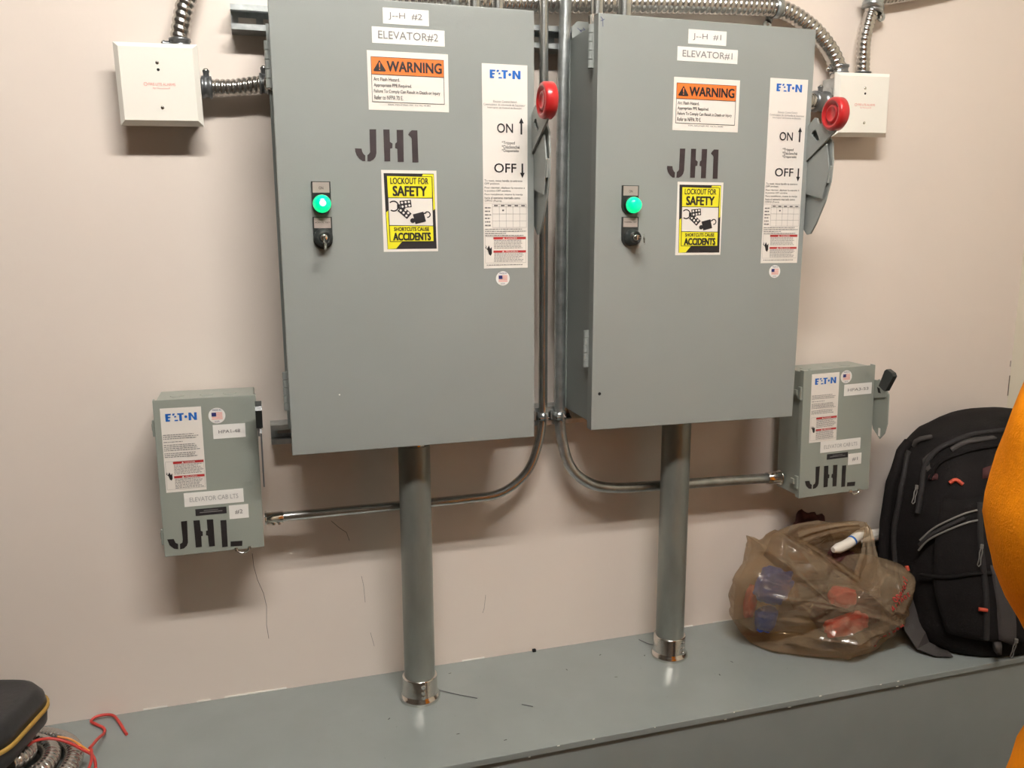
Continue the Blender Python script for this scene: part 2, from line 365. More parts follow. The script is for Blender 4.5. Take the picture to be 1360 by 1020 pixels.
scrap([(.745, -.0263, .0014), (.757, -.05, .0014), (.765, -.062, .003)], .0010, 'dark wire clipping behind the right pipe base')
b = MB().box(-.004, .004, -.006, 0, 0, .006, .001).build('cork_crumb', 'dark', None); b.location = (.500, -.004, .0005)
tag(b, 'tiny black crumb at the wall between the two pipes', 'debris')

# ------------------------------------------------------------------ strut channels
def strut(x0, x1, zc, h, label, name='strut_channel'):
    t = empty(name, label, 'channel', Matrix.Translation((x0, 0, zc)))
    L = x1-x0; d = .045; a = h/2; th = .0028
    MB().box(0, L, -d, 0, a-th, a).box(0, L, -d, 0, -a, -a+th).box(0, L, -d, -d+.0022, a-.0095, a-th).box(0, L, -d, -d+.0022, -a+th, -a+.0095)\
        .box(0, L, -d+.002, -d+.008, a-.0095, a-.0075).box(0, L, -d+.002, -d+.008, -a+.0075, -a+.0095).build('channel_body', 'galv', t)
    k = MB(); k.box(0, L, -.003, -.0005, a*.42, a-th).box(0, L, -.003, -.0005, -a+th, -a*.42); x = 0
    while x < L:
        k.box(x, min(x+.012, L), -.003, -.0005, -a*.42, a*.42); x += .012+.030
    k.build('slotted_back', 'galv', t)
    return t
strut(-.059, .985, 1.279, .041, 'upper slotted steel channel behind the tops of the two tall panels')
strut(-.032, .985, .542, .037, 'lower slotted steel channel behind the bottoms of the two tall panels')

# ------------------------------------------------------------------ the two tall disconnect panels
def panel(X0, ZT, A, B, W, H, lab, P):
    """P: per-panel placements in mm from the door's top-left corner"""
    Mx = Matrix.Translation((X0, 0, ZT)) @ Matrix.Rotation(-A, 4, 'Y') @ Matrix.Rotation(-B, 4, 'Z') @ Matrix.Translation((0, 0, -H))
    root = empty('disconnect_panel', lab, 'electrical panel', Mx)
    DF = .2036; yb = -.047
    MB().box(.006, W-.008, -DF+.022, yb, .010, H-.010, .002).build('enclosure_body', 'panel_dark', root)
    k = MB(); k.box(0, W, -DF, -DF+.003, 0, H, .0012)
    k.box(0, .0022, -DF+.001, -DF+.022, .001, H-.001).box(W-.0022, W, -DF+.001, -DF+.022, .001, H-.001)
    k.box(0, W, -DF+.001, -DF+.022, 0, .0022).box(0, W, -DF+.001, -DF+.022, H-.0022, H)
    k.build('door', 'panel', root)
    # body return lip seen past the left edge
    for a_, b_ in ((-.002, .006), (W-.008, W+.004)): MB().box(a_, b_, yb-.001, yb+.002, .012, H-.012).build('rear_flange', 'panel_dark', root)
    for (z0, z1) in P['hinges']:
        k = MB(); n = 5; hz = (z1-z0)/n
        for i in range(n): k.lathe([(0, .0040), (.0003, .0046), (hz-.0011, .0046), (hz-.0008, .0040)], (-.0045, -DF+.024, z0+i*hz), (0, 0, 1), 14, smooth=False)
        k.box(-.002, .001, -DF+.020, -DF+.028, z0, z1)
        k.build('hinge', 'panel', root)
    for x in (.030, W-.06):
        MB().prism([(x-.022, H-.012), (x+.022, H-.012), (x+.022, H+.012), (x+.012, H+.022), (x-.012, H+.022), (x-.022, H+.012)], 'y', yb-.002, yb+.001).build('mounting_tab', 'panel', root)
        MB().prism([(x-.022, .012), (x+.022, .012), (x+.012, -.012), (x-.012, -.012)], 'y', yb-.002, yb+.001).build('mounting_tab', 'panel', root)
    if P.get('scribble'):
        k = MB(); rg = random.Random(5); pts = [(.030+.013*math.sin(i*1.7)*rg.uniform(.5, 1), yb-.0028, H+.004+.007*math.cos(i*2.3)) for i in range(9)]
        k.tube(pts, .0005, 5); k.build('pen_scribble', 'navy_ink', root)
        MB().tube([(.004, -DF-.0003, H-.006), (.008, -DF-.0003, H-.010), (.0085, -DF-.0003, H-.022)], .0005, 5).tube([(.004, -DF-.0003, H-.013), (.011, -DF-.0003, H-.010)], .0005, 5).build('pen_mark', 'navy_ink', root)
        MB().lathe([(0, .0032), (.0006, .0028)], (.0158, -DF, H-.6727), (0, -1, 0), 7, smooth=False).build('paint_chip', 'dark', root)
    else:
        MB().lathe([(0, .0014), (.0006, .001)], (.083, -DF, H-.640), (0, -1, 0), 7, smooth=False).build('paint_chip', 'paper', root)
    # operating handle: plates standing edge-on beside the right flange (plane across x)
    xh = W+.004
    ZZ = ZT-H
    pl = [(-.2685, 1.0783), (-.273, 1.0448), (-.2704, 1.0083), (-.258, .9716), (-.2346, .9308), (-.2195, .9115), (-.2081, .9097), (-.196, .9204), (-.150, .955), (-.150, 1.13), (-.235, 1.115)]
    g = MB().prism([(y, z-ZZ) for y, z in pl], 'x', xh, xh+.003).build('handle_guard', 'panel', root)
    fo = [(-.190, .990), (-.2548, .9769), (-.2627, 1.0053), (-.269, 1.0318), (-.2582, 1.076), (-.2059, 1.0501), (-.190, 1.04)]
    MB().prism([(y, z-ZZ) for y, z in fo], 'x', xh-.005, xh-.0025).prism([(-.2635, 1.005-ZZ), (-.267, 1.0045-ZZ), (-.273, 1.034-ZZ), (-.269, 1.036-ZZ)], 'x', xh-.004, xh+.001).build('fold_plate', 'panel', g)
    bm = bmesh.new()
    arm = [(-.180, 1.075), (-.1972, 1.1094), (-.2229, 1.1269), (-.2293, 1.1249), (-.236, 1.1135), (-.2411, 1.1128), (-.262, 1.131), (-.283, 1.128), (-.290, 1.105), (-.285, 1.0947), (-.2032, 1.0485), (-.180, 1.045)]
    hole = [(-.2151, 1.0989), (-.222, 1.1035), (-.2284, 1.1042), (-.2411, 1.086), (-.2385, 1.0835), (-.2315, 1.0836), (-.2175, 1.094)]
    k = MB()
    for xx in (xh-.009, xh-.0055):
        bm = bmesh.new(); es = []
        for loop in (arm, hole):
            vs = [bm.verts.new((xx, y, z-ZZ)) for y, z in loop]; es += [bm.edges.new((vs[i], vs[(i+1) % len(vs)])) for i in range(len(vs))]
        bmesh.ops.triangle_fill(bm, use_beauty=True, edges=es); k.bm(bm)
    for loop in (arm, hole):
        n = len(loop); vs = [(xx, y, z-ZZ) for xx in (xh-.009, xh-.0055) for y, z in loop]
        k.add(vs, [(i, (i+1) % n, n+(i+1) % n, n+i) for i in range(n)])
    k.build('handle_arm', 'panel', root)
    MB().box(xh-.006, xh+.004, -.190, -.150, 1.03-ZZ, 1.10-ZZ, .003).build('handle_pivot', 'zinc', root)
    # red knob: a thick disc with a recessed ring and centre boss, its face towards -x
    R = .0295
    prof = [(.022, .010), (.022, R-.004), (.018, R), (.004, R), (.0012, R-.0018), (0, R-.005), (0, R-.007), (.006, R-.0085), (.006, .0155), (.0015, .0145), (.0012, .0120), (.0035, .0105), (.0035, .0005)]
    MB().lathe(prof, (xh-.018, -.281, 1.1262-ZZ), (1, 0, 0), 40, caps=False).build('handle_knob', 'red', root)
    # pilot light and key switch
    for kind in ('on', 'key'):
        q = P[kind]; x0, z0, x1, zb = q['plate']; cx, cz = q['c']
        xm = (x0+x1)/2; rr = (x1-x0)/2
        out = [(x0, z0), (x1, z0)]+[(xm+rr*math.cos(a), zb-rr+rr*math.sin(a)) for a in [PI*i/12 for i in range(13)]]
        part = empty('pilot_light' if kind == 'on' else 'key_switch'); part.parent = root
        MB().prism([(x/1000, H-z/1000) for x, z in out], 'y', -DF-.0035, -DF).build('legend_plate', 'plastic', part)
        s_ = Sheet(part, -DF-.0035, H)
        s_.base('legend_insert', x0+2, z0+1.2, x1-2, z0+18, 'legend')
        if kind == 'on': s_.texts('legend_text', [('ON', xm-3.6, z0+8.2, xm+3.6, z0+12.6)], 'ink', part)
        else:
            s_.texts('legend_text', [('NORMAL TEST', xm-12, z0+8.0, xm+12, z0+10.2)], 'ink', part)
        o_ = (cx/1000, -DF-.0035, H-cz/1000)
        if kind == 'on':
            MB().lathe([(0, .0155), (.004, .0155), (.006, .0145)], o_, (0, -1, 0), 32).build('bezel', 'plastic', part)
            MB().lathe([(.005, .0145), (.011, .0143), (.0155, .0125), (.0185, .009), (.0200, .0045), (.0202, .0003)], o_, (0, -1, 0), 32, caps=False).build('lens', 'lens', part)
            MB().lathe([(.0, .0052), (.0008, .004), (.0012, .0004)], (o_[0]+P['hot'][0], o_[1]-P['hot'][1], o_[2]+P['hot'][2]), P['hotn'], 20, caps=False).build('hot_spot', 'lens_hot', part)  # hot spot on the lens, painted as a small glowing disc on its surface
        else:
            MB().lathe([(0, .0155), (.005, .0150), (.007, .0125), (.015, .0115), (.016, .0095), (.0145, .0088), (.0145, .0002)], o_, (0, -1, 0), 28, caps=False).build('switch_collar', 'plastic', part)
            MB().lathe([(.010, .0058), (.0195, .0056), (.0205, .0045), (.0205, .0002)], o_, (0, -1, 0), 20, caps=False).build('lock_barrel', 'chrome', part)
            kx, kz = P['keydir']
            y_ = o_[1]-.021
            MB().box(o_[0]-.0008-abs(kx)*.002, o_[0]+.0008+abs(kx)*.002, y_-.006, y_+.002, o_[2]-.004, o_[2]+.004).build('key_blade', 'chrome', part)
            k2 = MB(); c2 = Vector((o_[0]+kx*.010, y_-.010, o_[2]+kz*.010)); n_ = Vector((.85, -.5, .1)) if kx else Vector((.97, -.25, 0))
            k2.lathe([(-.0009, .0030), (-.0009, .0095), (.0009, .0095), (.0009, .0030), (-.0009, .0030)], c2, n_, 18, smooth=False, caps=False)
            k2.tube([(o_[0], y_, o_[2]), (o_[0]+kx*.002, y_-.006, o_[2]+kz*.002), c2+Vector((-kx*.005, .004, -kz*.005))], .0016, 6)
            k2.build('key', 'chrome', part)
    sh = Sheet(root, -DF, H)
    # label-maker strips
    x0, z0, x1, z1 = P['jh']; b = sh.base('name_strip', x0, z0, x1, z1, 'paper'); b['label'] = 'small white strip reading '+P['t1']
    sh.texts('strip_lettering', [(P['t1'], x0+9, z0+6.5, x1-11, z1-6)], 'ink_grey', b)
    x0, z0, x1, z1 = P['elev']; b = sh.base('name_strip', x0, z0, x1, z1, 'paper'); b['label'] = 'long white strip reading '+P['t2']
    sh.texts('strip_lettering', [(P['t2'], x0+10, z0+5.8, x1-11, z1-6)], 'ink_grey', b)
    # arc-flash warning
    x0, z0, x1, z1 = P['warn']; b = sh.base('warning_sticker', x0, z0, x1, z1, 'cream'); b['label'] = 'white sticker headed WARNING on an orange band'
    ix0, iz0, ix1, iz1 = P['winner']; zo = P['orb']
    sh.polys('sticker_frame', sh.rects([(ix0, iz0, ix1, iz0+.8), (ix0, iz1-.8, ix1, iz1), (ix0, iz0, ix0+.8, iz1), (ix1-.8, iz0, ix1, iz1), (ix0, zo-.4, ix1, zo+.4)]), 'ink', b, 3)
    sh.polys('orange_band', sh.rects([(ix0, iz0, ix1, zo)]), 'orange_ink', b, 2)
    bw = ix1-ix0; bh = zo-iz0
    tx, tz = ix0+bw*.115, iz0+bh*.5
    sh.polys('warning_triangle', [[(tx, tz-bh*.33), (tx+bw*.085, tz+bh*.27), (tx+bw*.075, tz+bh*.33), (tx-bw*.075, tz+bh*.33), (tx-bw*.085, tz+bh*.27)]], 'ink', b, 3)
    sh.polys('exclamation', [[(tx-1.2, tz-bh*.17), (tx+1.2, tz-bh*.17), (tx+.5, tz+bh*.12), (tx-.5, tz+bh*.12)], sh.disc(tx, tz+bh*.21, 1.1, 10)], 'orange_ink', b, 4)
    sh.texts('warning_lettering', [('WARNING', ix0+bw*.215, iz0+bh*.22, ix1-bw*.035, iz0+bh*.80)], 'ink', b, 4, bold=.6)
    zt = zo+4.5; ll = [('Arc Flash Hazard.', .37), ('Appropriate PPE Required.', .54), ('Failure To Comply Can Result in Death or Injury', .95), ('Refer to NFPA 70 E.', .41)]
    sh.texts('hazard_lettering', [(s_, ix0+3.5, zt+i*9.3, ix0+3.5+(bw-5)*q, zt+5.4+i*9.3+(1.2 if i != 0 else 0)) for i, (s_, q) in enumerate(ll)], 'ink', b, 3, bold=.04)
    sh.texts('maker_lettering', [('IDEAL INDUSTRIES, INC. Cat. No. 44-892', ix0+26, iz1+2.2, ix1-24, iz1+4.6)], 'ink', b, 3)
    # control-switch strip
    x0, z0, x1, z1 = P['eaton']; b = sh.base('switch_label', x0, z0, x1, z1, 'cream'); b['label'] = 'tall cream label with blue logo, ON and OFF arrows and red headed notices'
    wd = x1-x0; hz = z1-z0; FX = lambda q: x0+wd*q; FZ = lambda q: z0+hz*q
    eaton_logo(sh, FX(.17), FZ(.028), wd*.69, hz*.040, b)
    sh.texts('title_lettering', [('Elevator Control Switch', FX(.24), FZ(.172), FX(.76), FZ(.182)), ("Commutateur de commande de l'ascenseur", FX(.03), FZ(.187), FX(.95), FZ(.197)), ('Interruptor de Control de Elevador', FX(.11), FZ(.203), FX(.87), FZ(.213))], 'ink_grey', b, 3)
    sh.texts('switch_lettering', [('ON', FX(.32), FZ(.282), FX(.67), FZ(.327)), ('OFF', FX(.25), FZ(.476), FX(.74), FZ(.521))], 'ink', b, 3, bold=.18)
    def arrow(cx, za, zb, up):
        w_ = 1.5; hw = 4.2; s_ = -1 if up else 1; tip = za if up else zb; tail = zb if up else za; nk = tip-s_*9
        return [(cx-w_, tail), (cx+w_, tail), (cx+w_, nk), (cx+hw, nk), (cx, tip), (cx-hw, nk), (cx-w_, nk)]
    sh.polys('arrow', [arrow(FX(.86), FZ(.252), FZ(.333), True), arrow(FX(.88), FZ(.475), FZ(.547), False)], 'ink', b, 3, split=True)
    sh.texts('tripped_lettering', [('*Tripped', FX(.42), FZ(.367), FX(.71), FZ(.386)), ('*Déclenché', FX(.42), FZ(.386), FX(.82), FZ(.403)), ('*Disparado', FX(.42), FZ(.406), FX(.80), FZ(.423))], 'ink', b, 3)
    tl = [('To reset, move handle to extreme', .90), ('OFF position.', .36), ('Pour réarmer, déplacer la manette à', .96), ('la position OFF extrême.', .63), ('Para restablecer, mueva la manija', .91), ('hacia el extremo marcado como', .85), ('OFF/O (Fuera).', .41)]
    zs = [.556, .571, .591, .606, .624, .640, .656]
    sh.texts('reset_lettering', [(s_, FX(.03), FZ(z_), FX(.03)+wd*.94*q, FZ(z_+.0115)) for (s_, q), z_ in zip(tl, zs)], 'ink', b, 3)
    gr = [(FX(.20), FZ(q), FX(.97), FZ(q)+.35) for q in (.678, .690, .725, .760, .793)]+[(FX(.20+.154*i)-.17, FZ(.678), FX(.20+.154*i)+.17, FZ(.793)) for i in range(6)]
    gr += [(FX(.02), FZ(q), FX(.97), FZ(q)+.25) for q in (.672,)]
    sh.polys('rating_grid', sh.rects(gr), 'ink_grey', b, 3)
    g2 = []
    for i in range(6): g2 += greek(FX(.03), FZ(.692+i*.0175), FX(.17), 1, 1, 2.2, i)
    for i in range(5): g2.append((FX(.235+.154*i), FZ(.681), FX(.32+.154*i), FZ(.687)))
    g2.append((FX(.42), FZ(.704), FX(.46), FZ(.712)))
    g2 += greek(FX(.03), FZ(.800), FX(.97), 4, 3.6, 1.3, 40, .5)
    g2 += greek(FX(.06), FZ(.981), FX(.97), 1, 3, 1.2, 50)
    sh.polys('fine_print', sh.rects(g2), 'ink_grey', b, 3)
    danger_block(sh, b, FX(.03), FZ(.842), FX(.96), FZ(.972), 60)
    flag_sticker(sh, *P['flag'])
    # lockout sticker
    x0, z0, x1, z1 = P['lock']; b = sh.base('lockout_sticker', x0, z0, x1, z1, 'cream'); b['label'] = 'yellow and black LOCKOUT FOR SAFETY sticker'
    wd = x1-x0; hz = z1-z0; F = lambda a, c: (x0+wd*(a-65)/620, z0+hz*(c-50)/915)
    G = lambda l: [F(*p) for p in l]
    sh.polys('black_border', [G([(90, 85), (655, 85), (670, 935), (108, 935)])], 'ink', b, 1)
    sh.polys('yellow_stripe', [G([(530, 92), (650, 92), (660, 480), (636, 500), (628, 120), (515, 120)]), G([(105, 520), (128, 500), (138, 850), (275, 850), (205, 930), (113, 935)])], 'yellow_ink', b, 2, split=True)
    sh.polys('yellow_field', [G([(122, 115), (628, 120), (628, 355), (132, 355)]), G([(138, 672), (636, 676), (636, 850), (142, 850)])], 'yellow_ink', b, 3, split=True)
    sh.polys('white_field', [G([(134, 362), (628, 362), (632, 670), (138, 666)])], 'cream', b, 3)
    fr = [[(118, 110), (632, 116), (632, 122), (118, 116)], [(628, 118), (636, 118), (642, 852), (634, 852)], [(118, 112), (126, 112), (144, 850), (136, 850)], [(130, 354), (630, 358), (630, 364), (130, 360)], [(138, 664), (634, 670), (634, 677), (138, 671)], [(140, 846), (640, 848), (640, 854), (140, 852)]]
    sh.polys('sticker_rules', [G(l) for l in fr], 'ink', b, 4)
    def TT(s_, a, c, d, e): p, q = F(a, c), F(d, e); return (s_, p[0], p[1], q[0], q[1])
    sh.texts('lockout_lettering', [TT('LOCKOUT FOR', 162, 135, 588, 203), TT('SHORTCUTS CAUSE', 188, 688, 585, 730)], 'ink', b, 5, bold=.22)
    sh.texts('safety_lettering', [TT('SAFETY', 188, 228, 565, 335), TT('ACCIDENTS', 178, 752, 600, 835)], 'ink', b, 6, bold=.65)
    def rot(l, cx, cz, a): return [(cx+(x-cx)*math.cos(a)-(z-cz)*math.sin(a), cz+(x-cx)*math.sin(a)+(z-cz)*math.cos(a)) for x, z in l]
    R4 = lambda a, b_, c, d: [(a, b_), (c, b_), (c, d), (a, d)]
    hp = [rot(R4(262, 385, 390, 468), 326, 428, -.10), rot(R4(240, 478, 380, 560), 310, 520, .72), R4(228, 430, 262, 480), rot(R4(415, 525, 540, 640), 478, 582, -.25)]
    def cshape(cx, cz, R1, R2, a0, a1, n=14): return [(cx+R1*math.cos(a0+(a1-a0)*i/n), cz+R1*math.sin(a0+(a1-a0)*i/n)) for i in range(n+1)]+[(cx+R2*math.cos(a1-(a1-a0)*i/n), cz+R2*math.sin(a1-(a1-a0)*i/n)) for i in range(n+1)]
    def strip(l, nm): # ring arcs split in quads
        n = len(l)//2; return [[l[i], l[i+1], l[2*n-2-i], l[2*n-1-i]] for i in range(n-1)]
    arcs = strip(cshape(190, 450, 62, 48, -2.4, 2.2), 0)+strip(cshape(570, 545, 38, 25, -2.9, 1.7), 0)
    sh.polys('hasp_and_padlock', [G(l) for l in hp+arcs]+[[F(400+28*math.cos(i*PI/8), 613+28*math.sin(i*PI/8)) for i in range(16)], G(rot(R4(520, 522, 560, 536), 540, 530, -.25))], 'ink', b, 5)
    hl = [(285, 412), (325, 406), (362, 402), (290, 455), (330, 448), (368, 442), (268, 498), (322, 494), (300, 525), (352, 527), (330, 557)]
    sh.polys('hasp_holes', [[F(a+13*math.cos(i*PI/6), c+13*math.sin(i*PI/6)) for i in range(12)] for a, c in hl], 'cream', b, 6)
    # stencilled letters
    dx, dz, sx, sz = P['st']
    sh.polys('stencil_lettering', [[(124.3+(x-124.3)*sx+dx, 200+(z-200)*sz+dz) for x, z in l] for l in JH1.values()], 'stencil', root, 1)
    return root
P2 = dict(hinges=[(.602, .674), (.075, .142)], on=dict(plate=(52.2, 285, 82.8, 337), c=(67.4, 320.9)), key=dict(plate=(51.9, 341.6, 82.7, 394), c=(67.7, 375)), hot=(.0005, .020, .001), hotn=(0, -1, 0), keydir=(0, -1),
          jh=(177.5, 11.6, 252.4, 35.9), t1='J--H  #2', elev=(158.9, 41.3, 278.2, 66.3), t2='ELEVATOR#2', warn=(149.8, 78, 283.2, 170), winner=(155.6, 87.3, 275.9, 157.8), orb=114.6,
          eaton=(340.9, 88.7, 421.2, 430.5), flag=(375.1, 448.4, 12.6), lock=(166.6, 265.2, 259.7, 399.5), st=(0, 0, 1, 1))
P1 = dict(hinges=[(.655, .729), (.118, .188)], on=dict(plate=(50.8, 290.2, 83.3, 342), c=(70.5, 325.3)), key=dict(plate=(52, 346.3, 84.4, 399), c=(72.5, 383)), hot=(-.0065, .0170, .001), hotn=(-.5, -.85, 0), keydir=(1, -.3),
          jh=(173, 15.5, 249.6, 40.2), t1='J--H  #1', elev=(152.6, 45.9, 274.1, 70.2), t2='ELEVATOR#1', warn=(147.8, 98.3, 281.6, 190.8), winner=(153, 108.1, 274.5, 178.5), orb=135.4,
          eaton=(345.2, 90.5, 426.4, 432.7), flag=(377.5, 449, 12.4), lock=(162.2, 282, 256.7, 416), st=(14.5, 22.0, 1.0, 1.02), scribble=True)
panel(0, 1.2824, .00183, .00341, .43357, .74084, 'tall grey steel disconnect panel reading ELEVATOR#2, the left one', P2)
panel(.5532, 1.2880, -.00405, .0121, .43744, .74213, 'tall grey steel disconnect panel reading ELEVATOR#1, the right one', P1)

# ------------------------------------------------------------------ the two small safety switches
def switch(TL, TR, BL, yf, yb, lab, Q):
    ex = Vector((TR[0]-TL[0], 0, TR[1]-TL[1])); W = ex.length; ex /= W
    ez = Vector((TL[0]-BL[0], 0, TL[1]-BL[1])); H = ez.length; ez /= H
    ez = (ez-ex*ex.dot(ez)*.0); 
    root = empty('safety_switch', lab, 'electrical box')
    rx = math.atan2(-ex.z, ex.x)
    root.location = (BL[0], 0, BL[1]); root.rotation_euler = (0, (rx+math.atan2(ez.x, ez.z))/2, 0)
    MB().box(.003, W-.003, yf+.010, yb, .003, H-.004, .002).build('box_body', 'small', root)
    k = MB(); k.box(0, W, yf, yf+.0025, 0, H, .001)
    k.box(0, .002, yf+.001, yf+.014, 0, H).box(W-.002, W, yf+.001, yf+.014, 0, H).box(0, W, yf+.001, yf+.014, 0, .002).box(.02, W-.02, yf+.001, yf+.014, H-.002, H)
    k.build('front_cover', 'small', root)
    for x in (.035, W-.045, W/2): # knockouts on the top
        MB().lathe([(0, .012), (.0010, .0115)], (x, (yf+yb)/2, H-.004), (0, 0, 1), 18, smooth=False).build('knockout', 'small', root)
    sh = Sheet(root, yf, H)
    x0, z0, x1, z1 = Q['eaton']; b = sh.base('switch_label', x0, z0, x1, z1, 'cream'); b['label'] = 'cream label with blue logo and red headed notices'
    wd = x1-x0; hz = z1-z0; FX = lambda q: x0+wd*q; FZ = lambda q: z0+hz*q
    eaton_logo(sh, FX(.12), FZ(.065), wd*.78, hz*.090, b)
    g = greek(FX(.03), FZ(.31), FX(.93), 3, 3.4, 1.2, 1)+greek(FX(.03), FZ(.395), FX(.5), 1, 3, 1.1, 2)+greek(FX(.03), FZ(.43), FX(.93), 4, 3.2, 1.2, 3)+greek(FX(.03), FZ(.53), FX(.93), 3, 3.2, 1.2, 4)
    sh.polys('fine_print', sh.rects(g), 'ink_grey', b, 3)
    danger_block(sh, b, FX(.03), FZ(.635), FX(.975), FZ(.965), 70)
    flag_sticker(sh, *Q['flag'])
    for (nm, r4, tx, ins) in (('name_strip', Q['hpa'], Q['t'][0], (9, 9.5)), ('name_strip', Q['elev'], 'ELEVATOR CAB LTS', (9, 8.5)), ('name_strip', Q['num'], Q['t'][1], (10, 8.5))):
        bb = sh.base(nm, *r4, 'paper'); bb['label'] = 'white label strip reading '+tx
        sh.texts('strip_lettering', [(tx, r4[0]+ins[0], r4[1]+ins[1], r4[2]-ins[0], r4[3]-ins[1])], Q['ink'] if tx[0] == 'E' else 'ink_grey', bb)
    bb = sh.base('rating_plate', *Q['plate'], 'ink'); a, c, d, e = Q['plate']
    sh.polys('plate_print', sh.rects([(a+14, c+3, d-14, c+4), (a+7, c+6, d-7, c+7.4)]), 'ink_grey', bb, 2)
    sx, ox, sz, oz = Q['st']
    sh.polys('stencil_lettering', [[(x*sx+ox, z*sz+oz) for x, z in l] for l in JHL.values()], 'stencil_dark', root, 1)
    # pressed ON / OFF marks, same paint, slightly raised
    sh.texts('embossed_mark', [('ON', W*1000-25, 15.5, W*1000-13, 23.5), ('OFF', W*1000-30, 156, W*1000-14, 163), ('O', W*1000-22, 167, W*1000-16, 176)], 'small', root, 3, bold=.2)
    # padlock hasp at the bottom edge
    hx = Q['hasp']/1000; k = MB()
    k.tube([(hx+.011*math.cos(a), yf-.003-.002*math.sin(a), .003-.0085*math.sin(a)) for a in [PI*i/14 for i in range(15)]], .0018, 8).box(hx-.014, hx-.009, yf-.004, yf, -.001, .005).box(hx+.009, hx+.014, yf-.004, yf, -.001, .005)
    k.build('padlock_hasp', 'chrome', root)
    # handle at the right side, plates edge-on
    xs = W+.0035; zt = H
    gd = [(yf+.012, zt-.035), (yf-.0145, zt-.0335), (yf-.040, zt-.060), (yf-.0405, zt-.125), (yf-.034, zt-.148), (yf-.020, zt-.163), (yf+.002, zt-.145), (yf+.012, zt-.12)]
    g_ = MB().prism(gd, 'x', xs+.001, xs+.0035).build('handle_guard', Q['hm'], root)
    MB().prism([(yf-.0215, zt-.139), (yf-.0155, zt-.139), (yf-.0155, zt-.157), (yf-.0215, zt-.157)], 'x', xs+.0002, xs+.0008).build('slot', 'cream', g_)
    ar = [(yf+.012, zt-.078), (yf+.012, zt-.045), (yf-.012, zt-.030), (yf-.022, zt-.042), (yf-.036, zt-.052), (yf-.034, zt-.066)]
    a_ = MB().prism(ar, 'x', xs-.0025, xs).build('handle_arm', Q['hm'], root)
    MB().prism([(yf-.008, zt-.048), (yf-.016, zt-.050), (yf-.020, zt-.060), (yf-.012, zt-.060)], 'x', xs-.0030, xs-.0026).build('arm_hole', 'dark', a_)
    gp = [(yf-.0147, zt-.044), (yf-.030, zt-.008), (yf-.036, zt-.004), (yf-.052, zt-.010), (yf-.056, zt-.017), (yf-.036, zt-.052), (yf-.030, zt-.052)]
    MB().prism(gp, 'x', xs-.005, xs+.006).build('handle_grip', 'plastic', root)
    for z_ in (H-.050, .035):
        MB().box(-.004, .004, yf+.004, yf+.014, z_-.014, z_+.014, .001).box(-.006, -.002, yf+.014, yf+.026, z_-.006, z_+.006, .001).build('cover_latch', 'small', root)
    return root
QL = dict(eaton=(10.8, 14.6, 77, 164.5), flag=(102.2, 32.8, 14), hpa=(94, 49.2, 148, 74.2), elev=(38.7, 168, 138, 193.2), num=(112, 197.8, 145, 223.2), plate=(55.7, 199, 107.8, 211.3), hasp=131.5, st=(1, 0, 1, 0), t=('HPA1-48', '#2'), ink='ink_faint', hm='zinc')
QR = dict(eaton=(19.9, 8.8, 89.5, 160.8), flag=(107.7, 20.7, 14.3), hpa=(103.7, 38, 175.4, 63.4), elev=(49.5, 161.1, 153.8, 186.5), num=(123.5, 196.3, 158.2, 221.8), plate=(67.6, 191.1, 122, 203.3), hasp=143.5, st=(1.055, 7, .98, 2), t=('HPA3-53', '#1'), ink='ink_faint', hm='small')
switch((-.2197, .6349), (-.0512, .6366), (-.2237, .3532), -.12, -.014, 'small grey safety switch box labelled #2, left of the tall panels', QL)
switch((1.0595, .6208), (1.2421, .6214), (1.0714, .3367), -.13, -.042, 'small grey safety switch box labelled #1, right of the tall panels', QR)

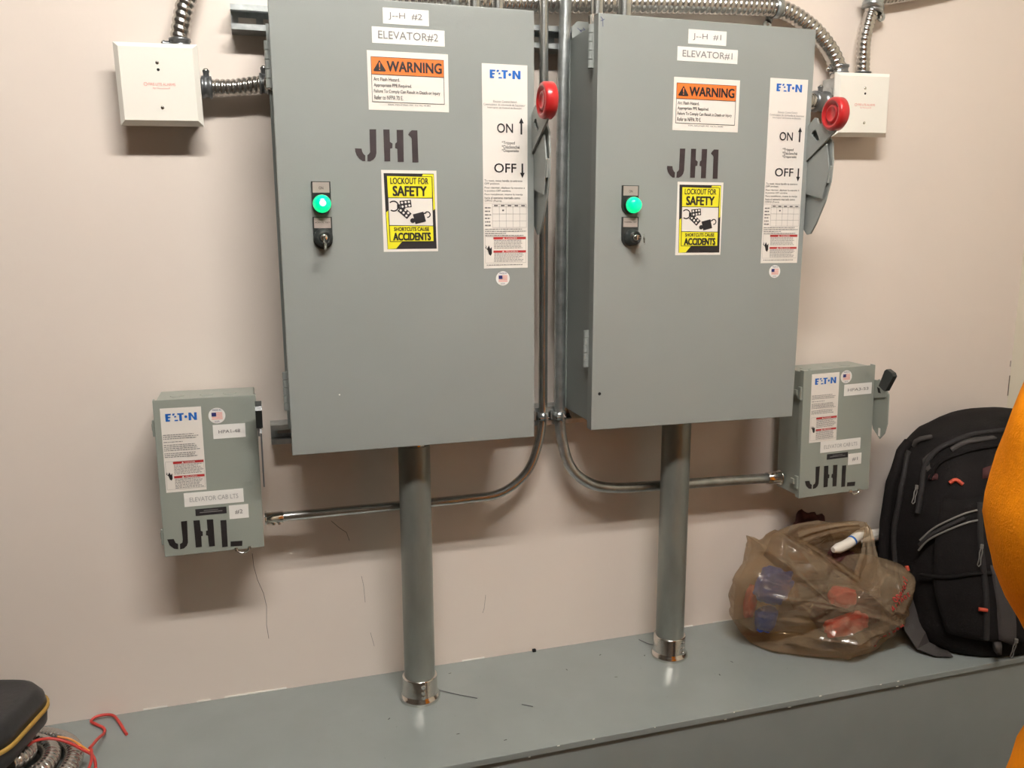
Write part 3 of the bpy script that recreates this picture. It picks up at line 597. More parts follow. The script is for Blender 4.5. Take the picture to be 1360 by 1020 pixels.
# ------------------------------------------------------------------ white relay covers
def relay(TL, TR, BL, yf, lab, tilt_dot):
    ex = Vector((TR[0]-TL[0], 0, TR[1]-TL[1])); W = ex.length
    H = math.hypot(TL[0]-BL[0], TL[1]-BL[1])
    root = empty('relay_box', lab, 'relay box'); root.location = (BL[0], 0, BL[1])
    root.rotation_euler = (0, (math.atan2(-ex.z, ex.x)+math.atan2(TL[0]-BL[0], TL[1]-BL[1]))/2, 0)
    cv = .008; y1 = yf+.009
    vs = [(0, y1, 0), (W, y1, 0), (W, y1, H), (0, y1, H), (cv, yf, cv), (W-cv, yf, cv), (W-cv, yf, H-cv), (cv, yf, H-cv), (0, y1+.003, 0), (W, y1+.003, 0), (W, y1+.003, H), (0, y1+.003, H)]
    MB().add(vs, [(4, 5, 6, 7), (0, 1, 5, 4), (1, 2, 6, 5), (2, 3, 7, 6), (3, 0, 4, 7), (0, 8, 9, 1), (1, 9, 10, 2), (2, 10, 11, 3), (3, 11, 8, 0), (8, 11, 10, 9)]).build('cover', 'white', root)
    bb = MB().box(.008, W-.008, y1+.003, -.001, .008, H-.008, .003).build('back_box', 'galv', root)
    for z_ in (H*.72, H*.3): MB().lathe([(0, .010), (.0008, .0098)], (.008, (y1-.001)/2, z_), (-1, 0, 0), 18, smooth=False).build('knockout', 'galv', bb)
    for (x, z_) in ((W*.505, H*.755), (W*.52, H*.215)):
        MB().lathe([(0, .0030), (.0008, .0029), (.0012, .002), (.0012, .0002)], (x, yf, z_), (0, -1, 0), 14, caps=False).box(x-.002, x+.002, yf-.0014, yf-.0012, z_-.0003, z_+.0003).build('cover_screw', 'chrome', root)
    MB().lathe([(0, .0024), (.0005, .0022)], (W*.51, yf, H*.672), (0, -1, 0), 12, smooth=False).build('indicator_hole', 'dark', root)
    sh = Sheet(root, yf, H); w_ = W*1000; h_ = H*1000
    ring = [[(w_*.345+3*math.cos(a), h_*.505+3*math.sin(a)), (w_*.345+3*math.cos(a+.5), h_*.505+3*math.sin(a+.5)), (w_*.345+2.2*math.cos(a+.5), h_*.505+2.2*math.sin(a+.5)), (w_*.345+2.2*math.cos(a), h_*.505+2.2*math.sin(a))] for a in [i*.5236 for i in range(12)]]
    sh.texts('maker_lettering', [('FIRE·LITE ALARMS', w_*.38, h_*.487, w_*.70, h_*.520), ('by Honeywell', w_*.43, h_*.538, w_*.63, h_*.565)], 'pink_ink', root, 2)
    sh.polys('maker_mark', ring, 'pink_ink', root, 2)
    return root
relay((-.2456, 1.2255), (-.1147, 1.2283), (-.2439, 1.0929), -.063, 'square white relay cover left of the tall panels', 0)
relay((1.1533, 1.245), (1.291, 1.247), (1.1561, 1.1135), -.063, 'square white relay cover right of the tall panels', 0)

# ------------------------------------------------------------------ flexible metal conduits with their fittings
def flex(pts, rad, pitch, lab):
    t = empty('flexible_conduit', lab, 'conduit', Matrix.Translation(pts[0]))
    o0 = Vector(pts[0]); P_ = [Vector(p)-o0 for p in pts]
    flex_tube(P_, rad, pitch).build('armour', 'flex', t)
    return t, P_
def fitting(t, p, d, rad, L, m='zinc', screw=(0, 0, 1)):
    p = Vector(p); d = Vector(d).normalized(); s_ = Vector(screw)
    k = MB().lathe([(0, rad*1.0), (.001, rad*1.28), (L*.25, rad*1.28), (L*.3, rad*1.15), (L*.7, rad*1.15), (L*.75, rad*1.28), (L-.001, rad*1.28), (L, rad)], p, d, 24)
    q = p+d*L*.5
    k.lathe([(0, .0050), (rad*1.28+.005, .0050), (rad*1.28+.006, .0058), (rad*1.28+.009, .0058)], q, s_, 12)
    k.build('clamp_connector', m, t)
    MB().lathe([(0, .0048), (.002, .0045), (.0035, .002), (.0036, .0002)], q+s_*(rad*1.28+.009), s_, 14, caps=False).build('screw', 'chrome', t)
def strap(t, p, d, rad, side, m='zinc'):
    p = Vector(p); d = Vector(d).normalized(); s_ = Vector(side).normalized(); 
    MB().lathe([(-.007, rad), (-.007, rad+.002), (.007, rad+.002), (.007, rad)], p, d, 24, caps=False).build('strap_band', m, t)
    c = p+s_*(rad+.013); c.y = p.y+rad-.003
    k = MB(); k.lathe([(0, .0035), (0, .0095), (.003, .0095), (.003, .0035), (0, .0035)], c, (0, -1, 0), 20, smooth=False, caps=False)
    a = p+s_*(rad*.9); a.y = c.y
    n_ = Vector((-s_.z, 0, s_.x))*.008
    k.add([a+n_, a-n_, c-n_-s_*.004, c+n_-s_*.004, a+n_+Vector((0, -.003, 0)), a-n_+Vector((0, -.003, 0)), c-n_-s_*.004+Vector((0, -.003, 0)), c+n_-s_*.004+Vector((0, -.003, 0))], [(0, 1, 2, 3), (4, 5, 6, 7), (0, 1, 5, 4), (1, 2, 6, 5), (2, 3, 7, 6), (3, 0, 4, 7)])
    k.build('strap_ear', m, t)
t, P_ = flex([(-.095, -.030, 1.52), (-.105, -.032, 1.40), (-.121, -.034, 1.325), (-.134, -.035, 1.285), (-.142, -.035, 1.250), (-.1445, -.035, 1.226)], .0155, .0115, 'flexible steel conduit rising from the top of the left white cover')
fitting(t, P_[-1]+Vector((.001, 0, -.006)), (0, 0, 1), .014, .020, screw=(-1, 0, 0))
t, P_ = flex([(-.118, -.035, 1.1625), (-.095, -.035, 1.1625), (-.065, -.035, 1.1635), (-.035, -.036, 1.168), (-.010, -.040, 1.172), (.006, -.052, 1.172)], .0148, .0092, 'short flexible steel conduit between the left white cover and the left tall panel')
fitting(t, P_[0]+Vector((.004, 0, 0)), (1, 0, 0), .0148, .018)
fitting(t, P_[-2]+Vector((-.008, 0.001, 0)), (1, 0, 0), .0140, .017)
t, P_ = flex([(.20, -.022, 1.322), (.2747, -.022, 1.3318), (.4765, -.022, 1.342), (.7259, -.024, 1.3579), (.9626, -.026, 1.3686), (1.0341, -.028, 1.3662), (1.1, -.03, 1.3379), (1.1498, -.032, 1.2957), (1.172, -.033, 1.262), (1.1782, -.034, 1.240)], .0185, .0118, 'long flexible steel conduit arching over the right tall panel to the right white cover')
fitting(t, P_[-1]+Vector((0, 0, .004)), (0, 0, 1), .0155, .020, screw=(-1, 0, 0))
strap(t, P_[5]+Vector((-.015, 0, .003)), (1, 0, .05), .0185, (-.35, 0, -1), 'galv')
strap(t, P_[1]+Vector((.06, 0, .0)), (1, 0, .05), .0185, (.0, 0, -1), 'galv')
t, P_ = flex([(1.2620, -.03, 1.44), (1.2563, -.03, 1.3933), (1.2455, -.03, 1.352), (1.2392, -.03, 1.3136), (1.2405, -.03, 1.27), (1.2417, -.03, 1.244)], .0145, .0098, 'flexible steel conduit rising from the top of the right white cover')
fitting(t, P_[-1]+Vector((0, 0, -.004)), (0, 0, 1), .0135, .014, screw=(0, 1, 0))
fitting(t, P_[1]+Vector((-.003, 0, -.010)), (.25, 0, 1), .017, .045, 'galv', screw=(-1, 0, 0))
strap(t, P_[1]+Vector((.004, 0, -.012)), (.2, 0, 1), .0165, (1, 0, -.35), 'galv')
t, P_ = flex([(.975, -.075, 1.176), (1.02, -.070, 1.178), (1.07, -.055, 1.184), (1.12, -.040, 1.186), (1.160, -.033, 1.186)], .0165, .0100, 'short flexible steel conduit between the right tall panel and the right white cover')
fitting(t, P_[3]+Vector((-.008, 0, 0)), (1, -.0, 0), .017, .034, screw=(0, 0, 1))
# loose slotted clip peeping over the right panel
k = MB()
for i in range(2): k.tube([(.93+.012*math.cos(a), -.010, 1.322-.012*math.cos(a)*.7+.004*math.sin(a)) for a in [2*PI*j/20 for j in range(21)]], .0014, 6)
tag(k.build('spring_clip', 'galv'), 'small loop of steel clip peeping above the right tall panel', 'clip')
t = empty('flexible_conduit', 'flexible steel conduit crossing above the right white cover towards the side wall', 'conduit', Matrix.Translation((1.27, -.018, 1.405)))
flex_tube([(0, 0, 0), (.10, 0, .02), (.22, 0, .05), (.40, 0, .10)], .0145, .0098).build('armour', 'flex', t)

# ------------------------------------------------------------------ rigid conduits
def bendpath(pts, step=.006): return spline(pts, step)
def set_screw(t, p, d, rad, L, scr):
    p = Vector(p); d = Vector(d)
    MB().lathe([(0, rad*1.55), (.003, rad*1.55), (.0031, rad*1.25), (L-.002, rad*1.25), (L, rad*1.12)], p, d, 24).build('end_connector', 'chrome', t)
    k = MB()
    for q in (.45, .75): k.lathe([(0, .003), (rad*1.25+.002, .003), (rad*1.25+.003, .0022)], p+d*L*q, scr, 10)
    k.build('set_screw', 'chrome', t)
t = empty('steel_conduit', 'bright thin steel conduit running down between the panels and bending left to box #2', 'conduit', Matrix.Translation((-.0517, -.056, .3847)))
o0 = Vector((-.0517, -.056, .3847))
pth = [(.5005, -.056, 1.60), (.5008, -.056, 1.34), (.5018, -.056, .93), (.5020, -.056, .60), (.5015, -.056, .55), (.4925, -.056, .488), (.4665, -.056, .4285), (.412, -.056, .3905), (.3386, -.056, .3846), (.2015, -.056, .3841), (-.0517, -.056, .3847)]
MB().tube([Vector(p)-o0 for p in bendpath(pth)], .0092, 18).build('conduit_tube', 'emt', t)
set_screw(t, (0, 0, 0), (1, 0, 0), .0092, .034, (0, -.5, -.85))
t = empty('steel_conduit', 'dull steel conduit running down between the panels and bending right to box #1', 'conduit', Matrix.Translation((1.068, -.058, .3645)))
o0 = Vector((1.068, -.058, .3645))
pth = [(.5445, -.058, 1.60), (.5435, -.058, 1.34), (.5400, -.058, 1.207), (.5375, -.058, .93), (.5370, -.058, .60), (.5372, -.058, .555), (.5415, -.058, .501), (.5610, -.058, .4355), (.600, -.058, .397), (.655, -.058, .379), (.758, -.058, .3735), (1.068, -.058, .3645)]
MB().tube([Vector(p)-o0 for p in bendpath(pth)], .0112, 18).build('conduit_tube', 'galv', t)
set_screw(t, (0.002, 0, 0), (-1, 0, .02), .0112, .034, (0, -.6, .8))
# strut clamps holding both conduits
for (x, lab, rr) in ((.5020, 'left of the two pipe clamps on the lower channel', .0092), (.5372, 'right of the two pipe clamps on the lower channel', .0112)):
    t = empty('pipe_clamp', lab, 'clamp', Matrix.Translation((x, -.047, .545)))
    MB().lathe([(-.008, rr), (-.008, rr+.0018), (.008, rr+.0018), (.008, rr)], (0, -.010, 0), (0, 0, 1), 22, caps=False).build('clamp_band', 'galv', t)
    MB().box(-.0015, .0015, -.010-rr-.014, -.010-rr, -.009, .009, .0006).box(-.016, -.013, -.004, .0, -.009, .009).build('clamp_ear', 'galv', t)
    MB().lathe([(0, .0016), (.020, .0016)], (-.013, -.010-rr-.008, 0), (1, 0, 0), 8).lathe([(0, .0035), (.003, .0035)], (-.015, -.010-rr-.008, 0), (1, 0, 0), 6, smooth=False).build('bolt', 'chrome', t)
# short conduits leaving the panel tops
for (x, y, rr, zb, cn, lab) in ((.3558, -.10, .0115, 1.272, True, 'steel conduit with connector on top of the left tall panel, the left one'), (.3989, -.10, .0105, 1.272, False, 'plain steel conduit on top of the left tall panel, nearest its right edge'),
                            (.5905, -.10, .0125, 1.279, True, 'steel conduit on the left corner of the right tall panel'), (.6448, -.10, .0140, 1.279, False, 'pale steel conduit on top of the right tall panel, second from its left corner')):
    t = empty('steel_conduit', lab, 'conduit', Matrix.Translation((x, y, zb)))
    MB().lathe([(0, rr), (.32, rr)], (0, 0, 0), (0, 0, 1), 20).build('conduit_tube', 'emt', t)
    MB().lathe([(0, rr*1.6), (.004, rr*1.6), (.0041, rr*1.28), (.030 if cn else .014, rr*1.28), (.032 if cn else .016, rr)], (0, 0, 0), (0, 0, 1), 20).build('end_connector', 'chrome', t)

# the two large pipes from panel to trough
def bigpipe(x, y, z0, ztop, lab, scr):
    t = empty('steel_pipe', lab, 'pipe', Matrix.Translation((x, y, z0)))
    MB().lathe([(.010, .0300), (.012, .0302), (ztop-.022, .0300), (ztop-.020, .0295)], (0, 0, 0), (0, 0, 1), 40).build('pipe_tube', 'pipe', t)
    MB().lathe([(ztop-.024, .0275), (ztop-.004, .0275), (ztop, .0275)], (0, 0, 0), (0, 0, 1), 40).build('top_collar', 'chrome', t)
    MB().lathe([(0, .0385), (.003, .0400), (.007, .0395), (.011, .0365), (.015, .0345), (.048, .0342), (.0495, .0335), (.0500, .0303)], (0, 0, 0), (0, 0, 1), 44).build('base_fitting', 'chrome', t)
    s_ = Vector(scr).normalized(); k = MB()
    for z_ in (.040, .028, .018): k.lathe([(.030, .0045), (.037, .0045), (.0385, .0035)], (0, 0, z_), s_, 10)
    k.build('fitting_screws', 'chrome', t)
    k = MB(); q = Vector((.0275*s_.x*.9, 0, 0)); a = Vector((1, -.15, 0)).normalized() if scr[0] <= .1 else Vector((.55, -.8, 0)).normalized()
    k.lathe([(.026, .0035), (.034, .0035), (.035, .0055), (.038, .0055)], (0, 0, ztop-.012), a, 12)
    k.build('collar_screw', 'zinc', t)
bigpipe(.2255, -.112, 0.0, .5415, 'thick galvanized pipe from the left tall panel down to the trough', (.0, -1, 0))
bigpipe(.7790, -.107, 0.0, .5460, 'thick galvanized pipe from the right tall panel down to the trough', (.45, -.9, 0))

# ------------------------------------------------------------------ backpack
BR = [[r_[0], r_[1]+.007, r_[2], max(.01, r_[3]-.007), r_[4]] for r_ in [[0.0, 1.543, -.185, .205, .15], [.015, 1.543, -.185, .222, .165], [.06, 1.54, -.185, .23, .172], [.14, 1.536, -.18, .231, .17], [.25, 1.536, -.168, .228, .158], [.34, 1.54, -.155, .218, .145], [.41, 1.553, -.142, .198, .128], [.455, 1.573, -.13, .168, .108], [.48, 1.593, -.122, .13, .085], [.495, 1.608, -.12, .07, .05], [.498, 1.618, -.12, .01, .01]]]
def bring(z):
    for a, b in zip(BR, BR[1:]):
        if z <= b[0]:
            t_ = (z-a[0])/(b[0]-a[0]); return [a[i]+(b[i]-a[i])*t_ for i in range(1, 5)]
    return BR[-1][1:]
def bp_surf(p, off):
    """push a point onto the backpack surface, off metres proud"""
    cx, cy, ax, ay = bring(p[2]); dx, dy = p[0]-cx, p[1]-cy
    s_ = (abs(dx/ax)**2.6+abs(dy/ay)**2.6)**(-1/2.6); q = Vector((cx+dx*s_, cy+dy*s_, p[2]))
    return q+Vector((dx, dy, 0)).normalized()*off
def pack():
    t = empty('backpack', 'black backpack with silver piping slumped on the trough beside the plastic bag', 'backpack', Matrix.Translation((1.54, -.18, 0)))
    o0 = Vector((1.54, -.18, 0)); n = 72; vs = []; fs = []
    zs = [0, .006, .015, .03, .045, .06]+[.06+.012*i for i in range(1, 32)]+[.438, .447, .455, .463, .47, .476, .481, .486, .490, .493, .496, .498]
    zs = sorted(set(round(z, 4) for z in zs if z <= .498))
    for z in zs:
        cx, cy, ax, ay = bring(z)
        for k_ in range(n):
            a = 2*PI*k_/n; c, s_ = math.cos(a), math.sin(a); e = 2/2.6
            p = Vector((cx+ax*abs(c)**e*(1 if c > 0 else -1), cy+ay*abs(s_)**e*(1 if s_ > 0 else -1), z))
            w_ = noise.noise(p*14)*.007+abs(noise.noise(Vector((p.x*22, p.y*22, p.z*9+4))))*.006
            p += Vector((math.cos(a), math.sin(a), 0))*(w_-.004)*(1 if z > .01 else 0)
            vs.append(p-o0)
    for i in range(len(zs)-1):
        for k_ in range(n): fs.append((i*n+k_, i*n+(k_+1) % n, (i+1)*n+(k_+1) % n, (i+1)*n+k_))
    fs += [tuple(range(n)), tuple(range((len(zs)-1)*n, len(zs)*n))]
    MB().add(vs, fs, True).build('pack_body', 'cloth', t)
    def line(pts, rad, name, m, off=.001, parent=t):
        q = [bp_surf(p, off)-o0 for p in spline(pts, .006)]; return MB().tube(q, rad, 8).build(name, m, parent)
    def patch(pts, name, m, off, th=.004, parent=t, nu=8, nv=14):
        """panel between a left and a right edge line, each (x,y,z) list"""
        a, b = pts; A_ = spline(a, .0005); B_ = spline(b, .0005); vs = []; fs = []
        for j in range(nv+1):
            pa = A_[int(j/nv*(len(A_)-1))]; pb = B_[int(j/nv*(len(B_)-1))]
            for i in range(nu+1):
                e = min(i, nu-i, j, nv-j); vs.append(bp_surf(pa.lerp(pb, i/nu), -.010 if e == 0 else off+noise.noise(pa.lerp(pb, i/nu)*30)*.003)-o0)
        for j in range(nv):
            for i in range(nu): q = j*(nu+1)+i; fs.append((q, q+1, q+nu+2, q+nu+1))
        return MB().add(vs, fs, True).build(name, m, parent)
    # main opening: dark flap with grey band, zipped rim
    rim = [(1.322, -.202, .300), (1.326, -.198, .345), (1.346, -.18, .39), (1.378, -.176, .429), (1.412, -.19, .451), (1.459, -.199, .467), (1.529, -.212, .475), (1.62, -.20, .478)]
    line(rim, .006, 'zipper_rim', 'cloth_grey', .003)
    rim2 = [(1.355, -.20, .375), (1.382, -.20, .412), (1.415, -.215, .432), (1.46, -.225, .445), (1.53, -.23, .452)]
    line(rim2, .0035, 'zipper_track', 'cloth', .004)
    patch(([(1.40, -.19, .440), (1.45, -.19, .458), (1.52, -.20, .470)], [(1.41, -.20, .430), (1.46, -.20, .448), (1.53, -.21, .460)]), 'top_band', 'web', .005, nu=3)
    patch(([(1.345, -.16, .41), (1.352, -.175, .39), (1.36, -.18, .375)], [(1.385, -.16, .432), (1.372, -.18, .405), (1.375, -.19, .395)]), 'light_patch', 'web', .005, nu=4, nv=6)
    # front pocket: big bulging panel
    pk = patch(([(1.345, -.24, .345), (1.325, -.25, .25), (1.325, -.26, .16), (1.345, -.29, .05)], [(1.50, -.29, .37), (1.50, -.32, .26), (1.50, -.34, .15), (1.50, -.36, .035)]), 'front_pocket', 'cloth', .014, nu=16, nv=22)
    z1 = [(1.313, -.231, .249), (1.329, -.249, .281), (1.354, -.267, .305), (1.381, -.28, .322), (1.40, -.29, .330)]
    z2 = [(1.312, -.231, .226), (1.32, -.245, .253), (1.343, -.266, .279), (1.378, -.285, .302), (1.40, -.295, .310)]
    line(z1, .0022, 'silver_piping', 'trim', .016); line(z2, .0022, 'silver_piping', 'trim', .016)
    line([(1.312, -.231, .238), (1.328, -.249, .268), (1.354, -.267, .293), (1.381, -.28, .312)], .0045, 'pocket_zipper', 'cloth_grey', .015)
    line([(1.312, -.241, .174), (1.343, -.287, .185), (1.385, -.312, .200), (1.45, -.33, .205)], .004, 'pocket_seam', 'cloth', .016)
    line([(1.395, -.30, .345), (1.397, -.31, .26), (1.402, -.33, .16), (1.405, -.34, .06)], .006, 'side_zipper', 'cloth_grey', .015)
    line([(1.359, -.111, .414), (1.321, -.14, .337), (1.306, -.147, .215), (1.306, -.184, .085)], .006, 'side_seam', 'cloth_grey', .002)
    line([(1.34, -.08, .43), (1.315, -.10, .36), (1.305, -.11, .25), (1.31, -.12, .12)], .012, 'shoulder_strap', 'cloth', .006)
    patch(([(1.405, -.319, .235), (1.412, -.338, .15), (1.424, -.347, .05)], [(1.445, -.334, .21), (1.47, -.345, .12), (1.475, -.352, .03)]), 'grey_side_panel', 'web', .021, nu=6, nv=12)
    patch(([(1.418, -.341, .058), (1.420, -.345, .040), (1.425, -.347, .022)], [(1.440, -.349, .060), (1.440, -.349, .040), (1.442, -.349, .022)]), 'grey_tab', 'web', .027, nu=4, nv=5)
    for pts, nm in (([(1.366, -.241, .376), (1.380, -.245, .384), (1.392, -.255, .376)], 'orange_tab'), ([(1.388, -.33, .128), (1.403, -.336, .127)], 'orange_tab'), ([(1.312, -.20, .178), (1.316, -.205, .168)], 'orange_tab')):
        line(pts, .0042, nm, 'orange_tab', .020 if pts[0][2] < .15 else .008)
    patch(([(1.342, -.192, .385), (1.36, -.21, .392)], [(1.345, -.196, .367), (1.365, -.215, .374)]), 'dark_red_lining', 'maroon', .004, nu=3, nv=5)
    patch(([(1.425, -.267, .410), (1.46, -.27, .417)], [(1.425, -.267, .380), (1.465, -.27, .388)]), 'red_lining', 'maroon', .006, nu=3, nv=5)
    for (a, b_) in (((1.333, -.195, .359), (1.322, -.202, .324)), ((1.401, -.309, .26), (1.393, -.314, .219)), ((1.462, -.352, .062), (1.458, -.350, .020))):
        A_, B_ = bp_surf(a, .024)-o0, bp_surf(b_, .026)-o0; k = MB()
        k.lathe([(-.004, .0035), (.004, .0035)], A_, (0, 0, 1), 10)
        d_ = (B_-A_)
        for sgn in (-1, 1): k.tube([A_+Vector((sgn*.001, 0, 0)), A_+d_*.3+Vector((sgn*.0038, 0, 0)), A_+d_*.6+Vector((sgn*.0022, 0, 0)), A_+d_*.9+Vector((sgn*.0042, 0, 0)), B_], .0012, 6)
        k.build('zipper_pull', 'trim', t)
    # carry loop on the top and hanging webbing tail at lower left
    k = MB().tube([bp_surf(p, o_)-o0 for p, o_ in (((1.345, -.10, .425), -.004), ((1.36, -.11, .437), .010), ((1.378, -.12, .444), .012), ((1.395, -.13, .45), -.004))], .006, 8)
    k.build('carry_loop', 'web', t)
    q = [((1.306, -.205, .105), (.016, .004, .012)), ((1.308, -.232, .060), (.022, .006, .016)), ((1.322, -.252, .028), (.024, .012, .016)), ((1.342, -.268, .009), (.020, .024, .004)), ((1.368, -.280, .004), (.010, .024, 0))]
    k = MB(); vs = []
    for p, wv in q:
        p = Vector(p)-o0; wv = Vector(wv)
        for sg in (-1, 1):
            for th in (0, .002): w3 = p+wv*sg+Vector((0, -th, th)); w3.z = max(w3.z, .001+th); vs.append(w3)
    fs = []
    for i in range(len(q)-1):
        a = i*4; b_ = a+4
        fs += [(a, a+2, b_+2, b_), (a+1, b_+1, b_+3, a+3), (a, b_, b_+1, a+1), (a+2, a+3, b_+3, b_+2)]
    k.add(vs, fs, False).build('webbing_tail', 'web', t)
pack()

# ------------------------------------------------------------------ plastic bag with what it holds
CREASES = [[(0.962, 0.155), (1.083, 0.13), (1.212, 0.094)], [(0.962, 0.155), (1.064, 0.144), (1.264, 0.071)], [(0.934, 0.098), (1.011, 0.097), (1.105, 0.097)], [(0.968, 0.059), (1.108, 0.062), (1.214, 0.067)], [(0.973, 0.261), (0.904, 0.163), (0.885, 0.101)], [(1.011, 0.265), (0.985, 0.21), (0.958, 0.156)], [(0.961, 0.3), (1.047, 0.244), (1.136, 0.182), (1.225, 0.097)], [(0.922, 0.06), (1.072, 0.033), (1.167, 0.043)], [(1.209, 0.124), (1.278, 0.09)], [(1.089, 0.051), (1.142, -0.003)], [(1.008, 0.149), (1.047, 0.109), (1.109, 0.048)], [(1.234, 0.17), (1.212, 0.094), (1.189, 0.018)], [(0.892, 0.279), (0.93, 0.225), (0.962, 0.155)]]
def pillow(outline, c, df, db, o0, rings=26, sub=5, amp=.006, seed=0, flatz=True, ncell=16, creases=0):
    out = [Vector(p) for p in outline]; O = []
    for i in range(len(out)):
        a, b = out[i], out[(i+1) % len(out)]
        for k_ in range(sub): O.append(a.lerp(b, k_/sub))
    n = len(O); c = Vector(c); vs = []; fs = []
    def crumple(p):
        q = Vector((p.x*ncell*.8+p.z*3, p.y*ncell, p.z*ncell*1.2-p.x*4+seed)); d, _ = noise.voronoi(q)
        return (min(d[1]-d[0], .5)*1.6-.35)*amp*1.5+noise.noise(q*1.7)*amp*.8
    def crease(p):
        h = 0
        for l in CREASES:
            for (ax_, az_), (bx_, bz_) in zip(l, l[1:]):
                dx_, dz_ = bx_-ax_, bz_-az_; t_ = max(0, min(1, ((p.x-ax_)*dx_+(p.z-az_)*dz_)/(dx_*dx_+dz_*dz_)))
                h = max(h, math.exp(-math.hypot(p.x-ax_-t_*dx_, p.z-az_-t_*dz_)/.0075))
        return h
    for side, dep in ((-1, df), (1, db)):
        base = len(vs)
        for j in range(rings if side < 0 else rings):
            s_ = 1-j/(rings-1)*.995
            for i in range(n):
                p = c+(O[i]-c)*s_; hgt = min(1, max(.0, (p.z+.01)/.07))
                p.y += side*dep*math.sqrt(max(0, 1-s_**2.4))*(hgt if side < 0 else 1)
                if j: 
                    k_ = crumple(p); rad_ = (p-c).normalized(); p += Vector((rad_.x*.4, side*1.0, rad_.z*.4))*(k_*.8+(creases*crease(p) if side < 0 else 0))*min(1, j/3)
                p.y = min(p.y, -.004)
                if flatz: p.z = max(p.z, .0015)
                vs.append(p-Vector(o0))
        for j in range(rings-1):
            for i in range(n): a = base+j*n+i; b = base+j*n+(i+1) % n; fs.append((a, b, b+n, a+n))
        fs.append(tuple(base+(rings-1)*n+i for i in range(n)))
    return vs, fs
BO = (1.15, -.16, 0)
bag = empty('plastic_bag', 'crumpled translucent brown plastic shopping bag sitting on the trough', 'bag', Matrix.Translation(BO))
OUT = [(.979, -.077, .004), (.934, -.11, .063), (.921, -.13, .117), (.917, -.14, .162), (.939, -.14, .2), (.952, -.14, .236), (.948, -.14, .264), (.967, -.14, .258), (.981, -.14, .246), (.999, -.14, .262), (1.019, -.14, .271), (1.049, -.145, .258), (1.094, -.155, .228), (1.138, -.17, .194), (1.181, -.18, .164), (1.203, -.19, .187), (1.229, -.19, .206), (1.257, -.20, .200), (1.285, -.21, .190), (1.303, -.225, .170), (1.296, -.225, .115), (1.282, -.215, .058), (1.268, -.205, .006), (1.201, -.236, .004), (1.136, -.243, .004), (1.073, -.214, .004), (1.026, -.186, .004), (.991, -.155, .004), (.976, -.12, .004)]
vs, fs = pillow(OUT, (1.115, -.165, .11), .085, .090, BO, rings=64, sub=10, amp=.007, seed=3, creases=.008)
MB().add(vs, fs, True).build('bag_film', 'bag', bag, weld=False)
bag_verts, bag_faces = vs, fs
OUT2 = [(1.01, -.10, .20), (1.03, -.10, .249), (1.070, -.10, .262), (1.096, -.10, .266), (1.146, -.10, .268), (1.197, -.10, .256), (1.245, -.10, .250), (1.262, -.10, .247), (1.268, -.10, .22), (1.275, -.10, .165), (1.25, -.10, .10), (1.10, -.10, .12)]
vs, fs = pillow(OUT2, (1.15, -.09, .19), .010, .022, BO, rings=18, amp=.006, seed=9, flatz=False)
MB().add(vs, fs, True).build('bag_back_film', 'bag', bag)
# right-hand handle: a gathered strap of film rising to a peak
def ribbon(pts, wds, name, m, parent, o0, wav=.004, seed=0):
    C_ = spline(pts, .006); n = len(C_); vs = []; fs = []; m_ = 9
    for i, p in enumerate(C_):
        t_ = i/(n-1); w_ = wds[0]+(wds[1]-wds[0])*t_ if len(wds) == 2 else (wds[0]+(wds[1]-wds[0])*min(1, t_*2) if t_ < .5 else wds[1]+(wds[2]-wds[1])*(t_-.5)*2)
        tn = (C_[min(i+1, n-1)]-C_[max(i-1, 0)]).normalized(); sd = tn.cross(Vector((0, 1, 0))).normalized()
        for j in range(m_):
            q = j/(m_-1)*2-1; vs.append(p+sd*q*w_+Vector((0, -wav*math.cos(q*7+seed)+noise.noise(p*25+Vector((q, 0, seed)))*wav*1.5, 0))-Vector(o0))
    for i in range(n-1):
        for j in range(m_-1): a = i*m_+j; fs.append((a, a+1, a+m_+1, a+m_))
    return MB().add(vs, fs, False).build(name, m, parent)
ribbon([(1.205, -.205, .150), (1.212, -.200, .185), (1.228, -.180, .212), (1.246, -.150, .236), (1.262, -.125, .255)], (.040, .026, .010), 'bag_handle', 'bag', bag, BO, seed=1)
ribbon([(1.262, -.125, .250), (1.225, -.120, .254), (1.18, -.118, .252), (1.13, -.118, .246), (1.08, -.125, .240)], (.010, .014, .022), 'bag_handle', 'bag', bag, BO, seed=2)
ribbon([(1.05, -.160, .252), (1.09, -.175, .226), (1.135, -.195, .192), (1.175, -.21, .163), (1.21, -.22, .150), (1.25, -.215, .178)], (.010, .013, .008), 'bag_rim', 'bag', bag, BO, seed=5)
